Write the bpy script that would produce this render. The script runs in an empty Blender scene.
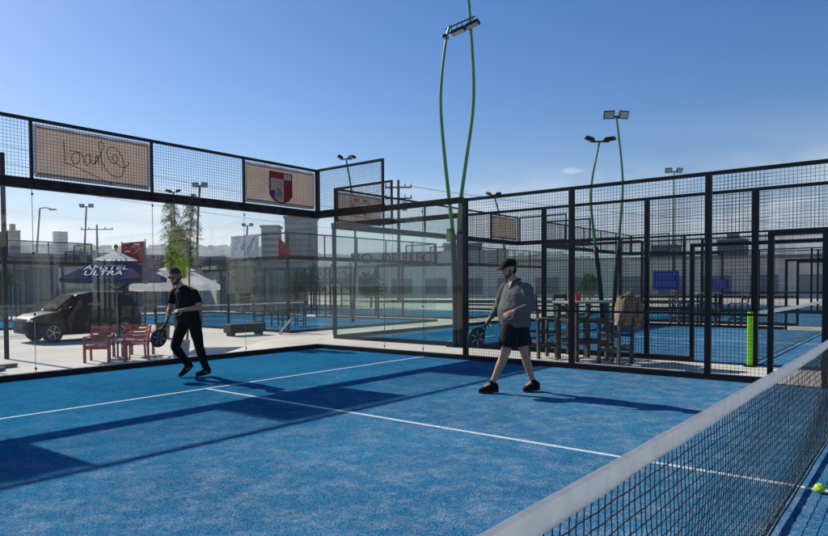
import bpy, math, random
from mathutils import Vector, Matrix
R_ = math.radians
random.seed(7)
S = bpy.context.scene
COL = S.collection

# ------------------------------------------------------------------ camera
YAW, PIT, ROL = R_(39.5638), R_(-1.5884), R_(-0.3849)
F = Vector((math.cos(YAW)*math.cos(PIT), math.sin(YAW)*math.cos(PIT), math.sin(PIT)))
Rr = Vector((math.sin(YAW), -math.cos(YAW), 0)); Uu = Rr.cross(F)
R2 = Rr*math.cos(ROL)+Uu*math.sin(ROL); U2 = -Rr*math.sin(ROL)+Uu*math.cos(ROL)
cd = bpy.data.cameras.new('camera'); cam = bpy.data.objects.new('camera', cd); COL.objects.link(cam)
m = Matrix((R2, U2, -F)).transposed().to_4x4(); m.translation = Vector((-.1267, -.6617, 1.406)); cam.matrix_world = m
cd.sensor_width = 36; cd.lens = 28.007; cd.shift_x = .02246; cd.shift_y = .04314
cd.clip_start = .05; cd.clip_end = 9000
S.camera = cam

# ------------------------------------------------------------------ world and sun
SUN = Vector((-.06, 1.43, 1)).normalized()
W = bpy.data.worlds.new('World'); S.world = W; W.use_nodes = True
nt = W.node_tree; nt.nodes.clear(); N = nt.nodes.new; L = nt.links.new
out = N('ShaderNodeOutputWorld'); bg = N('ShaderNodeBackground'); sky = N('ShaderNodeTexSky')
sky.sky_type = 'NISHITA'; sky.sun_disc = False; sky.sun_elevation = math.asin(SUN.z); sky.sun_rotation = math.atan2(SUN.x, SUN.y)
sky.air_density = 1.0; sky.dust_density = .35; sky.ozone_density = 3.0; sky.altitude = 60
tc = N('ShaderNodeTexCoord'); sx = N('ShaderNodeSeparateXYZ'); L(tc.outputs['Generated'], sx.inputs[0])
def mth(op, a, b=None, c=None, clamp=False):
    n = N('ShaderNodeMath'); n.operation = op; n.use_clamp = clamp
    for i, v in enumerate((a, b, c)):
        if v is None: continue
        if isinstance(v, (int, float)): n.inputs[i].default_value = v
        else: L(v, n.inputs[i])
    return n.outputs[0]
z = sx.outputs[2]; zz = mth('ADD', mth('MAXIMUM', z, 0), .11)
cx = N('ShaderNodeCombineXYZ'); L(mth('DIVIDE', sx.outputs[0], zz), cx.inputs[0]); L(mth('DIVIDE', sx.outputs[1], zz), cx.inputs[1]); L(mth('MULTIPLY', z, 3.5), cx.inputs[2])
n1 = N('ShaderNodeTexNoise'); n1.inputs['Scale'].default_value = .62; n1.inputs['Detail'].default_value = 9; n1.inputs['Roughness'].default_value = .62; n1.inputs['Distortion'].default_value = .6
L(cx.outputs[0], n1.inputs['Vector'])
mr = N('ShaderNodeMapRange'); mr.inputs[1].default_value = .43; mr.inputs[2].default_value = .64; L(n1.outputs[0], mr.inputs[0])
band = N('ShaderNodeValToRGB'); cr = band.color_ramp; cr.elements[0].position = 0; cr.elements[0].color = (.95,)*3+(1,)
for p_, v_ in ((.045, 1), (.09, .95), (.135, .7), (.18, .12)): e = cr.elements.new(p_); e.color = (v_,)*3+(1,)
cr.elements[-1].position = .24; cr.elements[-1].color = (0, 0, 0, 1); L(z, band.inputs[0])
cm = mth('MULTIPLY', mr.outputs[0], band.outputs[0], clamp=True)
# low bright bank of cloud just over the hills
bank = N('ShaderNodeMapRange'); bank.inputs[1].default_value = .135; bank.inputs[2].default_value = .05; bank.clamp = True
L(mth('ADD', z, mth('MULTIPLY', mth('SUBTRACT', n1.outputs[0], .5), .22)), bank.inputs[0])
cm2 = mth('MAXIMUM', cm, mth('MULTIPLY', bank.outputs[0], .8))
# one tiny wisp right of centre
wd = (F+R2*(177/644.2)+U2*(133/644.2)).normalized(); wr = Vector((wd.y, -wd.x, 0)).normalized(); wu = wr.cross(wd)
def vdot(v):
    q = N('ShaderNodeVectorMath'); q.operation = 'DOT_PRODUCT'; L(tc.outputs['Generated'], q.inputs[0]); q.inputs[1].default_value = v; return q.outputs['Value']
n3 = N('ShaderNodeTexNoise'); n3.inputs['Scale'].default_value = 45; n3.inputs['Detail'].default_value = 6; L(tc.outputs['Generated'], n3.inputs['Vector'])
r2 = mth('ADD', mth('POWER', mth('DIVIDE', vdot(wr), .026), 2), mth('POWER', mth('ABSOLUTE', mth('DIVIDE', vdot(wu), .0052)), 2))
wisp = mth('MULTIPLY', mth('SUBTRACT', 1.15, mth('ADD', r2, mth('MULTIPLY', mth('SUBTRACT', n3.outputs[0], .5), 3.0)), clamp=True), mth('GREATER_THAN', vdot(wd), .9))
cm2 = mth('MAXIMUM', cm2, mth('MULTIPLY', wisp, .42, clamp=True))
mix = N('ShaderNodeMixRGB'); hs = N('ShaderNodeHueSaturation'); hs.inputs['Hue'].default_value = .508; hs.inputs['Saturation'].default_value = 1.42; hs.inputs['Value'].default_value = 1.0; L(sky.outputs[0], hs.inputs['Color']); ccl = N('ShaderNodeMixRGB'); ccl.inputs[1].default_value = (4.0, 4.5, 5.3, 1); ccl.inputs[2].default_value = (7.4, 7.7, 8.2, 1); L(mth('MAXIMUM', mr.outputs[0], wisp, clamp=True), ccl.inputs[0]); L(ccl.outputs[0], mix.inputs[2]); L(cm2, mix.inputs[0]); L(hs.outputs[0], mix.inputs[1]); 
L(mix.outputs[0], bg.inputs[0]); bg.inputs[1].default_value = .09; L(bg.outputs[0], out.inputs[0])
sl = bpy.data.lights.new('sun', 'SUN'); sl.energy = 5.0; sl.angle = R_(.53); sl.color = (1, .955, .88)
so = bpy.data.objects.new('sun', sl); so.rotation_euler = SUN.to_track_quat('Z', 'Y').to_euler(); so.location = (0, 30, 40); COL.objects.link(so)
S.view_settings.view_transform = 'Standard'; S.view_settings.look = 'None'; S.view_settings.exposure = .33; S.view_settings.gamma = 1
S.render.engine = 'CYCLES'; S.cycles.transparent_max_bounces = 40; S.cycles.max_bounces = 8
S.render.resolution_x = 1024; S.render.resolution_y = 663

# ------------------------------------------------------------------ materials
def mat(name, col, rough=.6, metal=0, var=0, scale=20, bump=0, bscale=None, col2=None, spec=.5, detail=6, rvar=0, **kw):
    M = bpy.data.materials.new(name); M.use_nodes = True; t = M.node_tree; b = t.nodes['Principled BSDF']
    b.inputs['Base Color'].default_value = (*col, 1); b.inputs['Roughness'].default_value = rough; b.inputs['Metallic'].default_value = metal
    b.inputs['Specular IOR Level'].default_value = spec
    for k, v in kw.items(): b.inputs[k].default_value = v
    tcn = t.nodes.new('ShaderNodeTexCoord'); no = t.nodes.new('ShaderNodeTexNoise'); no.inputs['Scale'].default_value = scale; no.inputs['Detail'].default_value = detail
    t.links.new(tcn.outputs['Object'], no.inputs['Vector'])
    if var or col2:
        r = t.nodes.new('ShaderNodeValToRGB'); c2 = col2 or tuple(c*(1+var) for c in col); c1 = col if col2 else tuple(c*(1-var) for c in col)
        r.color_ramp.elements[0].position = .36; r.color_ramp.elements[1].position = .66
        r.color_ramp.elements[0].color = (*c1, 1); r.color_ramp.elements[1].color = (*c2, 1)
        t.links.new(no.outputs[0], r.inputs[0]); t.links.new(r.outputs[0], b.inputs['Base Color'])
    if rvar:
        mm = t.nodes.new('ShaderNodeMapRange'); mm.inputs[3].default_value = rough-rvar; mm.inputs[4].default_value = rough+rvar
        t.links.new(no.outputs[0], mm.inputs[0]); t.links.new(mm.outputs[0], b.inputs['Roughness'])
    if bump:
        n2 = t.nodes.new('ShaderNodeTexNoise'); n2.inputs['Scale'].default_value = bscale or scale*4; n2.inputs['Detail'].default_value = 4
        t.links.new(tcn.outputs['Object'], n2.inputs['Vector'])
        bp = t.nodes.new('ShaderNodeBump'); bp.inputs['Strength'].default_value = bump; bp.inputs['Distance'].default_value = .01
        t.links.new(n2.outputs[0], bp.inputs['Height']); t.links.new(bp.outputs[0], b.inputs['Normal'])
    return M
def fabric(name, col, trans=.5, var=.12, scale=6, col2=None):
    M = mat(name, col, .9, var=var, scale=scale, col2=col2, spec=.1); t = M.node_tree; b = t.nodes['Principled BSDF']
    tr = t.nodes.new('ShaderNodeBsdfTranslucent'); mx = t.nodes.new('ShaderNodeMixShader'); mx.inputs[0].default_value = trans
    src = b.inputs['Base Color'].links[0].from_socket if b.inputs['Base Color'].links else None
    if src: t.links.new(src, tr.inputs[0])
    else: tr.inputs[0].default_value = (*col, 1)
    o = t.nodes['Material Output']; t.links.new(b.outputs[0], mx.inputs[1]); t.links.new(tr.outputs[0], mx.inputs[2]); t.links.new(mx.outputs[0], o.inputs[0])
    return M
def glassmat(name, tint, dirt=.045, ior=1.45):
    M = bpy.data.materials.new(name); M.use_nodes = True; t = M.node_tree; t.nodes.clear(); n = t.nodes.new; l = t.links.new
    o = n('ShaderNodeOutputMaterial'); tr = n('ShaderNodeBsdfTransparent'); tr.inputs[0].default_value = (*tint, 1)
    gl = n('ShaderNodeBsdfGlossy'); gl.inputs['Roughness'].default_value = .0
    fr = n('ShaderNodeFresnel'); gg = n('ShaderNodeNewGeometry'); im = n('ShaderNodeMapRange'); im.inputs[3].default_value = ior; im.inputs[4].default_value = 1/ior; l(gg.outputs['Backfacing'], im.inputs[0]); l(im.outputs[0], fr.inputs[0])
    m1 = n('ShaderNodeMixShader'); l(fr.outputs[0], m1.inputs[0]); l(tr.outputs[0], m1.inputs[1]); l(gl.outputs[0], m1.inputs[2])
    d = n('ShaderNodeBsdfDiffuse'); d.inputs[0].default_value = (.7, .72, .7, 1)
    tl = n('ShaderNodeBsdfTranslucent'); tl.inputs[0].default_value = (.7, .74, .74, 1); dm = n('ShaderNodeMixShader'); l(d.outputs[0], dm.inputs[1]); l(tl.outputs[0], dm.inputs[2])
    tcn = n('ShaderNodeTexCoord'); mp = n('ShaderNodeMapping'); mp.inputs['Scale'].default_value = (1, 1, .35); no = n('ShaderNodeTexNoise'); no.inputs['Scale'].default_value = 3.2; no.inputs['Detail'].default_value = 9
    l(tcn.outputs['Object'], mp.inputs[0]); l(mp.outputs[0], no.inputs['Vector'])
    mr = n('ShaderNodeMapRange'); mr.inputs[1].default_value = .35; mr.inputs[2].default_value = .75; mr.inputs[3].default_value = dirt*.4; mr.inputs[4].default_value = dirt*1.8; l(no.outputs[0], mr.inputs[0])
    m2 = n('ShaderNodeMixShader'); l(mr.outputs[0], m2.inputs[0]); l(m1.outputs[0], m2.inputs[1]); l(dm.outputs[0], m2.inputs[2]); l(m2.outputs[0], o.inputs[0])
    return M
def turfmat():
    M = mat('blue_turf', (.02, .13, .36), 1.0, spec=.0); t = M.node_tree; n = t.nodes.new; l = t.links.new; b = t.nodes['Principled BSDF']
    g = n('ShaderNodeNewGeometry')
    def noise(sc, det=4, ro=.6, vec=None):
        q = n('ShaderNodeTexNoise'); q.inputs['Scale'].default_value = sc; q.inputs['Detail'].default_value = det; q.inputs['Roughness'].default_value = ro
        l(vec or g.outputs['Position'], q.inputs['Vector']); return q.outputs[0]
    def rng(v, a, b_, c=0, d=1):
        q = n('ShaderNodeMapRange'); q.inputs[1].default_value = a; q.inputs[2].default_value = b_; q.inputs[3].default_value = c; q.inputs[4].default_value = d; l(v, q.inputs[0]); return q.outputs[0]
    def mix(f, a, c, mode='MIX'):
        q = n('ShaderNodeMixRGB'); q.blend_type = mode
        for i, v in enumerate((f, a, c)):
            if isinstance(v, (float, int)): q.inputs[i].default_value = v
            elif isinstance(v, tuple): q.inputs[i].default_value = (*v, 1)
            else: l(v, q.inputs[i])
        return q.outputs[0]
    base = mix(rng(noise(.5, 5), .35, .65), (.003, .092, .208), (.008, .132, .276))
    fib = noise(115, 3, .85); fib2 = noise(50, 3, .8)
    base = mix(rng(fib, .38, .62), mix(1.0, base, (.30, .38, .45), 'MULTIPLY'), mix(1.0, base, (3.0, 2.1, 1.75), 'MULTIPLY'))
    base = mix(rng(fib2, .35, .68), mix(1.0, base, (.72, .74, .78), 'MULTIPLY'), base)
    # silica sand worked into the pile, thicker nearer the net
    mp = n('ShaderNodeMapping'); mp.inputs['Scale'].default_value = (1, 1.0, 1); mp.inputs['Rotation'].default_value = (0, 0, .5); l(g.outputs['Position'], mp.inputs[0])
    patch = rng(noise(3.4, 10, .85, mp.outputs[0]), .47, .62)
    sp = n('ShaderNodeSeparateXYZ'); l(g.outputs['Position'], sp.inputs[0])
    near = rng(sp.outputs[1], 7.2, 3.2, .18, 1.0)
    grain = rng(noise(75, 5, .95), .49, .57)
    mu = n('ShaderNodeMath'); mu.operation = 'MULTIPLY'; l(patch, mu.inputs[0]); l(near, mu.inputs[1])
    m2 = n('ShaderNodeMath'); m2.operation = 'MULTIPLY'; m2.use_clamp = True; l(mu.outputs[0], m2.inputs[0]); l(grain, m2.inputs[1])
    m3 = n('ShaderNodeMath'); m3.operation = 'MULTIPLY'; m3.inputs[1].default_value = .85; l(m2.outputs[0], m3.inputs[0])
    base = mix(m3.outputs[0], base, (.44, .46, .47))
    # general fine sand haze
    m4 = n('ShaderNodeMath'); m4.operation = 'MULTIPLY'; l(rng(noise(110, 4, .9), .52, .62, 0, .62), m4.inputs[0]); l(near, m4.inputs[1])
    base = mix(m4.outputs[0], base, (.30, .38, .46))
    l(base, b.inputs['Base Color'])
    bp = n('ShaderNodeBump'); bp.inputs['Strength'].default_value = .7; bp.inputs['Distance'].default_value = .008; l(fib2, bp.inputs['Height']); l(bp.outputs[0], b.inputs['Normal'])
    return M
def groundmat():
    M = mat('pale_concrete', (.4, .36, .31), .85, spec=.2); t = M.node_tree; n = t.nodes.new; l = t.links.new; b = t.nodes['Principled BSDF']
    g = n('ShaderNodeNewGeometry'); a = n('ShaderNodeTexNoise'); a.inputs['Scale'].default_value = .6; a.inputs['Detail'].default_value = 10; l(g.outputs['Position'], a.inputs['Vector'])
    r = n('ShaderNodeValToRGB'); r.color_ramp.elements[0].position = .35; r.color_ramp.elements[1].position = .7
    r.color_ramp.elements[0].color = (.58, .52, .44, 1); r.color_ramp.elements[1].color = (.70, .64, .55, 1); l(a.outputs[0], r.inputs[0])
    f = n('ShaderNodeTexNoise'); f.inputs['Scale'].default_value = 60; f.inputs['Detail'].default_value = 4; l(g.outputs['Position'], f.inputs['Vector'])
    mx = n('ShaderNodeMixRGB'); mx.blend_type = 'MULTIPLY'; mx.inputs[0].default_value = .22; l(r.outputs[0], mx.inputs[1]); l(f.outputs[0], mx.inputs[2])
    # farther off: scrub and dry land
    ln = n('ShaderNodeVectorMath'); ln.operation = 'LENGTH'; l(g.outputs['Position'], ln.inputs[0])
    fr = n('ShaderNodeMapRange'); fr.inputs[1].default_value = 90; fr.inputs[2].default_value = 160; l(ln.outputs['Value'], fr.inputs[0])
    v = n('ShaderNodeTexNoise'); v.inputs['Scale'].default_value = .02; v.inputs['Detail'].default_value = 8; l(g.outputs['Position'], v.inputs['Vector'])
    rr = n('ShaderNodeValToRGB'); rr.color_ramp.elements[0].color = (.06, .07, .04, 1); rr.color_ramp.elements[1].color = (.22, .19, .14, 1); rr.color_ramp.elements[0].position = .4; rr.color_ramp.elements[1].position = .6; l(v.outputs[0], rr.inputs[0])
    mm = n('ShaderNodeMixRGB'); l(fr.outputs[0], mm.inputs[0]); l(mx.outputs[0], mm.inputs[1]); l(rr.outputs[0], mm.inputs[2]); l(mm.outputs[0], b.inputs['Base Color'])
    return M
BLACK = mat('black_powder_coat', (.006, .0065, .008), .5, spec=.25, var=.3, scale=9, rvar=.12, bump=.05)
BEAM = mat('worn_black_steel', (.006, .006, .006), .65, spec=.2, col2=(.028, .020, .017), scale=7, bump=.15)
WIRE = mat('dark_coated_wire', (.009, .010, .012), .5, spec=.3)
GLASS = glassmat('tempered_glass', (.98, .99, .985), .006, 1.43)
GLASSB = glassmat('older_green_glass', (.93, .968, .952), .003, 1.25)
SEAL = mat('clear_grey_seal', (.10, .12, .12), .5)
CLIP = mat('steel_clip', (.35, .35, .35), .35, metal=1)
TURF = turfmat(); GROUND = groundmat()
LINE = mat('white_turf_line', (.42, .47, .52), .85, col2=(.74, .75, .75), scale=45, bump=.4, bscale=300)
TAPE = fabric('white_net_tape', (.82, .80, .76), .34, .05, 14)
CORD = mat('black_net_cord', (.01, .011, .014), .75, bump=.4, bscale=500)
ROPE = mat('braided_rope', (.2, .17, .13), .9, col2=(.03, .03, .03), scale=70)
BALL = mat('felt_ball', (.55, .75, .05), .95, var=.12, scale=60, bump=.5, bscale=400)
GREEN = mat('green_painted_steel', (.07, .22, .075), .38, var=.12, scale=5)
NEON = mat('lime_padding', (.30, .80, .02), .6, var=.08, scale=8)
TAN = fabric('tan_banner_cloth', (.33, .265, .225), .38, .08, 3)
BWHITE = fabric('white_banner_cloth', (.68, .69, .72), .35, .06, 3)
INK = mat('black_ink', (.02, .02, .022), .8); REDINK = fabric('red_ink_cloth', (.50, .05, .07), .4)
BLUEINK = mat('dark_blue_ink', (.05, .06, .16), .8); GREYINK = mat('grey_ink', (.22, .2, .2), .8); WHITEINK = mat('white_print', (.8, .8, .8), .7)
SIGNBLUE = mat('blue_sign_face', (.02, .035, .30), .5, var=.06)
NAVY = fabric('navy_canvas', (.03, .042, .115), .25, .1); CREAM = fabric('cream_canvas', (.84, .83, .79), .45, .06); REDC = fabric('red_canvas', (.28, .03, .04), .25)
REDW = mat('red_painted_wood', (.27, .035, .04), .5, var=.2, scale=12, bump=.2)
TABLET = mat('pale_table_top', (.30, .22, .19), .5)
GREYW = mat('dark_stained_wood', (.045, .046, .05), .55, var=.3, scale=9, bump=.15)
GTOP = mat('grey_tabletop', (.25, .27, .28), .45, var=.1)
JACKET = mat('tan_jacket_cloth', (.24, .175, .115), .92, var=.16, scale=9, bump=.5, bscale=40)
SKIN = mat('skin', (.43, .215, .135), .5, var=.08, scale=25, bump=.05, **{'Subsurface Weight': .08})
HAIR = mat('dark_hair', (.015, .011, .009), .6, var=.3, scale=80, bump=.6, bscale=180)
BLACKC = mat('black_cloth', (.005, .005, .0055), .85, var=.2, scale=10, bump=.35, bscale=30, spec=.2)
NAVYC = mat('dark_shorts_cloth', (.008, .009, .013), .8, bump=.35, bscale=28, spec=.2)
GREYC = mat('heather_grey_knit', (.10, .098, .095), .9, var=.12, scale=45, bump=.35, bscale=35, spec=.2)
SHOE = mat('black_shoe', (.006, .006, .007), .7, spec=.2, var=.3, scale=30); SOLE = mat('dark_sole', (.008, .008, .009), .8)
LENS = mat('dark_lens', (.005, .005, .006), .12); STEEL = mat('grey_steel', (.3, .31, .32), .4, metal=.8)
CARP = mat('dark_car_paint', (.004, .006, .010), .5, spec=.12); CARG = mat('car_window_glass', (.008, .010, .012), .12, spec=.3)
RUBBER = mat('tyre_rubber', (.02, .02, .02), .8); ALLOY = mat('alloy_rim', (.25, .26, .27), .3, metal=.9)
LAMPW = mat('clear_lamp', (.6, .62, .65), .15); LAMPR = mat('red_lamp', (.35, .01, .01), .2)
LEAFY = fabric('yellow_green_leaf', (.40, .50, .05), .55, .35, 2); LEAFG = fabric('grey_green_leaf', (.17, .22, .06), .5, .3, 2); BARK = mat('bark', (.13, .10, .07), .9, var=.3, scale=20, bump=.5)
FACADE = mat('cream_facade', (.80, .77, .72), .85, var=.08, scale=.4, bump=.1); DARKOPEN = mat('dark_opening', (.02, .022, .026), .3)
PALEWALL = mat('pale_grey_wall', (.62, .60, .57), .85, var=.1, scale=.25); ROOFM = mat('dark_roof', (.26, .26, .265), .7, var=.15, scale=.3)
TOWERA = mat('tower_concrete', (.30, .30, .29), .8, var=.06, scale=.1); TOWERB = mat('tower_dark', (.09, .10, .12), .6, var=.08, scale=.1); TWIN = mat('tower_window', (.17, .19, .21), .3)
POLEM = mat('weathered_pole', (.12, .105, .09), .8, var=.2, scale=6); CUP = mat('red_plastic', (.6, .02, .02), .35)
FLOODG = mat('floodlight_glass', (.35, .36, .36), .2); DARKGREEN = mat('dark_green_board', (.02, .045, .03), .6, var=.15, scale=3); BIN = mat('blue_plastic', (.02, .10, .40), .45)
GRIP = mat('black_grip', (.015, .015, .016), .8, bump=.4, bscale=90); RIMG = mat('green_rim', (.012, .07, .045), .35); RFACE = mat('racket_face', (.02, .022, .025), .4); RDEC = mat('racket_decal', (.30, .31, .32), .5)

# ------------------------------------------------------------------ helpers
class MB:
    def __init__(s): s.v = []; s.f = []
    def box(s, a, b):
        x0, y0, z0 = (min(a[i], b[i]) for i in range(3)); x1, y1, z1 = (max(a[i], b[i]) for i in range(3))
        k = len(s.v); s.v += [(x0,y0,z0),(x1,y0,z0),(x1,y1,z0),(x0,y1,z0),(x0,y0,z1),(x1,y0,z1),(x1,y1,z1),(x0,y1,z1)]
        s.f += [tuple(k+i for i in q) for q in ((0,3,2,1),(4,5,6,7),(0,1,5,4),(1,2,6,5),(2,3,7,6),(3,0,4,7))]; return s
    def obox(s, c, ax, ay, az):
        c, ax, ay, az = map(Vector, (c, ax, ay, az)); k = len(s.v)
        for sz in (-1, 1):
            for sx_, sy in ((-1,-1),(1,-1),(1,1),(-1,1)): s.v.append(tuple(c+ax*sx_+ay*sy+az*sz))
        s.f += [tuple(k+i for i in q) for q in ((0,3,2,1),(4,5,6,7),(0,1,5,4),(1,2,6,5),(2,3,7,6),(3,0,4,7))]; return s
    def bar(s, a, b, w, h=None, up=(0,0,1)):
        a, b = Vector(a), Vector(b); d = (b-a); L_ = d.length; d.normalize(); u = Vector(up)
        if abs(d.dot(u)) > .98: u = Vector((1,0,0))
        r = d.cross(u).normalized(); u = r.cross(d).normalized(); h = h or w
        return s.obox((a+b)/2, r*w/2, u*h/2, d*L_/2)
    def tube(s, pts, rad, n=8, caps=True):
        pts = [Vector(p) for p in pts]; rs = rad if isinstance(rad, (list, tuple)) else [rad]*len(pts); k0 = len(s.v); up = None
        for i, p in enumerate(pts):
            d = (pts[min(i+1, len(pts)-1)]-pts[max(i-1, 0)]).normalized()
            if up is None: up = Vector((0,0,1)) if abs(d.z) < .9 else Vector((1,0,0))
            r = d.cross(up).normalized(); up = r.cross(d).normalized()
            for j in range(n):
                a = 2*math.pi*j/n; s.v.append(tuple(p+(r*math.cos(a)+up*math.sin(a))*rs[i]))
        for i in range(len(pts)-1):
            for j in range(n): a = k0+i*n+j; b = k0+i*n+(j+1)%n; s.f.append((a, b, b+n, a+n))
        if caps: s.f.append(tuple(k0+j for j in reversed(range(n)))); s.f.append(tuple(k0+(len(pts)-1)*n+j for j in range(n)))
        return s
    def loft(s, secs, n=18):
        """secs: (centre, U, V) ellipse rings; closed with rounded caps"""
        k0 = len(s.v)
        for c, U, V in secs:
            c, U, V = Vector(c), Vector(U), Vector(V)
            for j in range(n): a = 2*math.pi*j/n; s.v.append(tuple(c+U*math.cos(a)+V*math.sin(a)))
        for i in range(len(secs)-1):
            for j in range(n): a = k0+i*n+j; b = k0+i*n+(j+1)%n; s.f.append((a, b, b+n, a+n))
        s.f.append(tuple(k0+j for j in reversed(range(n)))); s.f.append(tuple(k0+(len(secs)-1)*n+j for j in range(n))); return s
    def limb(s, pts, rads, n=14):
        """tapered limb with hemispherical ends"""
        P = [Vector(p) for p in pts]; d0 = (P[0]-P[1]).normalized(); d1 = (P[-1]-P[-2]).normalized()
        pp = [P[0]+d0*rads[0]*.95, P[0]+d0*rads[0]*.6]+P+[P[-1]+d1*rads[-1]*.6, P[-1]+d1*rads[-1]*.95]
        return s.tube(pp, [rads[0]*.3, rads[0]*.8]+list(rads)+[rads[-1]*.8, rads[-1]*.3], n)
    def ball(s, c, rx, ry=None, rz=None, n=16, m=10, ax=None):
        ry = ry or rx; rz = rz or rx; A = ax or (Vector((1,0,0)), Vector((0,1,0)), Vector((0,0,1))); c = Vector(c); k0 = len(s.v)
        for i in range(m+1):
            t = math.pi*i/m; t = min(max(t, .06), math.pi-.06)
            for j in range(n):
                a = 2*math.pi*j/n; s.v.append(tuple(c+A[0]*(rx*math.sin(t)*math.cos(a))+A[1]*(ry*math.sin(t)*math.sin(a))+A[2]*(rz*math.cos(t))))
        for i in range(m):
            for j in range(n): a = k0+i*n+j; b = k0+i*n+(j+1)%n; s.f.append((b, a, a+n, b+n))
        s.f.append(tuple(k0+j for j in range(n))); s.f.append(tuple(k0+m*n+j for j in reversed(range(n)))); return s
    def cyl(s, a, b, r, n=16): return s.tube([a, b], r, n)
    def poly(s, pts, d):
        """extrude polygon pts by vector d"""
        k = len(s.v); n = len(pts); d = Vector(d); s.v += [tuple(p) for p in pts]+[tuple(Vector(p)+d) for p in pts]
        s.f.append(tuple(range(k+n-1, k-1, -1))); s.f.append(tuple(range(k+n, k+2*n)))
        for i in range(n): j = (i+1) % n; s.f.append((k+i, k+j, k+n+j, k+n+i))
        return s
    def quad(s, *pts): k = len(s.v); s.v += [tuple(p) for p in pts]; s.f.append(tuple(range(k, k+len(pts)))); return s
    def build(s, name, m, parent=None, smooth=False, bevel=0, remesh=0, smooths=4):
        me = bpy.data.meshes.new(name); me.from_pydata(s.v, [], s.f); me.validate(); me.update()
        o = bpy.data.objects.new(name, me); COL.objects.link(o); me.materials.append(m)
        if remesh:
            md = o.modifiers.new('r', 'REMESH'); md.mode = 'VOXEL'; md.voxel_size = remesh
            sm = o.modifiers.new('s', 'SMOOTH'); sm.factor = .5; sm.iterations = smooths
            dg = bpy.context.evaluated_depsgraph_get(); nm = bpy.data.meshes.new_from_object(o.evaluated_get(dg)); o.modifiers.clear(); o.data = nm
            if not nm.materials: nm.materials.append(m)
            nm.materials[0] = m; smooth = True
        if bevel:
            md = o.modifiers.new('b', 'BEVEL'); md.width = bevel; md.segments = 2; md.limit_method = 'ANGLE'
        if smooth:
            for p in o.data.polygons: p.use_smooth = True
        if parent: o.parent = parent
        return o
def tag(o, label=None, cat=None, group=None, kind=None):
    if label: o['label'] = label
    if cat: o['category'] = cat
    if group: o['group'] = group
    if kind: o['kind'] = kind
    return o
def thing(name, label, cat, loc=(0,0,0), rz=0, group=None):
    o = bpy.data.objects.new(name, None); COL.objects.link(o); o.location = loc; o.rotation_euler = (0,0,rz); o.empty_display_size = .2
    return tag(o, label, cat, group)
def dup(root, loc, rz=None, label=None, group=None):
    r = root.copy(); COL.objects.link(r); r.location = loc
    if rz is not None: r.rotation_euler = (0,0,rz)
    if label: r['label'] = label
    if group: r['group'] = group
    for ch in [o for o in bpy.data.objects if o.parent == root]:
        c = ch.copy(); COL.objects.link(c); c.parent = r
        for g in [o for o in bpy.data.objects if o.parent == ch]: d = g.copy(); COL.objects.link(d); d.parent = c
    return r
def text_obj(name, body, size, m, parent, loc, right, up, ext=.004, sx_=1, mirror=False, align='CENTER'):
    cu = bpy.data.curves.new(name, 'FONT'); cu.body = body; cu.size = size; cu.extrude = ext; cu.align_x = align; cu.align_y = 'CENTER'; cu.space_line = .85
    o = bpy.data.objects.new(name, cu); COL.objects.link(o); dg = bpy.context.evaluated_depsgraph_get(); me = bpy.data.meshes.new_from_object(o.evaluated_get(dg))
    bpy.data.objects.remove(o); r = Vector(right).normalized(); u = Vector(up).normalized(); nn = r.cross(u)
    for v in me.vertices: v.co = Vector(loc)+r*v.co.x*sx_+u*v.co.y+nn*v.co.z
    me.materials.clear(); me.materials.append(m); ob = bpy.data.objects.new(name, me); COL.objects.link(ob); ob.parent = parent; return ob
def sstep(t): t = min(max(t, 0), 1); return t*t*(3-2*t)

# ------------------------------------------------------------------ ground, hills
LOW = -.45
def gz(x, y):
    y0 = 10.35+2.3*sstep((x-9.3)/1.6); z1 = LOW*sstep((y-y0)/2.4)
    if x > 22.6: z1 = LOW*sstep((y-12.6)/2.4)
    return z1
xs = [-6000,-2500,-900,-300,-120,-60,-30,-15]+[-8+.5*i for i in range(97)]+[44,50,60,80,120,200,400,900,1500,2500,6000]
ys = [-6000,-2500,-900,-300,-120,-60,-30,-15]+[-10+1*i for i in range(18)]+[8.5+.4*i for i in range(32)]+[22,26,32,40,50,70,100,160,300,600,1200,2500,6000]
g = MB()
for y in ys:
    for x in xs: g.v.append((x, y, gz(x, y)))
nx = len(xs)
for j in range(len(ys)-1):
    for i in range(nx-1): a = j*nx+i; g.f.append((a, a+1, a+nx+1, a+nx))
tag(g.build('ground', GROUND, smooth=True), kind='structure')

from mathutils import noise as mn
HILL = mat('scrubby_hillside', (.025, .034, .020), .95, col2=(.13, .12, .09), scale=.02, detail=9, spec=.05)
h = MB(); NA, NR = 220, 14
for i in range(NA+1):
    a = R_(-25+130*i/NA)
    for j in range(NR+1):
        r = 1100+1500*j/NR; f = mn.fractal(Vector((math.cos(a)*5, math.sin(a)*5, j*.18)), 1.0, 2.0, 5)
        deg = math.degrees(a); top = 92+55*sstep((deg-38)/22)-20*sstep((25-deg)/20)
        zh = (top*(1+.35*f)+9*mn.noise(Vector((i*.33, j*.7, 0))))*sstep(j/NR*1.25)
        h.v.append((math.cos(a)*r, math.sin(a)*r, zh-1))
for i in range(NA):
    for j in range(NR): a = i*(NR+1)+j; h.f.append((a, a+NR+1, a+NR+2, a+1))
hills = tag(h.build('hills', HILL, smooth=True), kind='structure')
def hillz(a, r):
    deg = math.degrees(a); j = (r-1100)/1500*NR; f = mn.fractal(Vector((math.cos(a)*5, math.sin(a)*5, j*.18)), 1.0, 2.0, 5)
    top = 92+55*sstep((deg-38)/22)-20*sstep((25-deg)/20); i = (deg+25)/130*NA
    return (top*(1+.35*f)+9*mn.noise(Vector((i*.33, j*.7, 0))))*sstep(j/NR*1.25)-1
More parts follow.
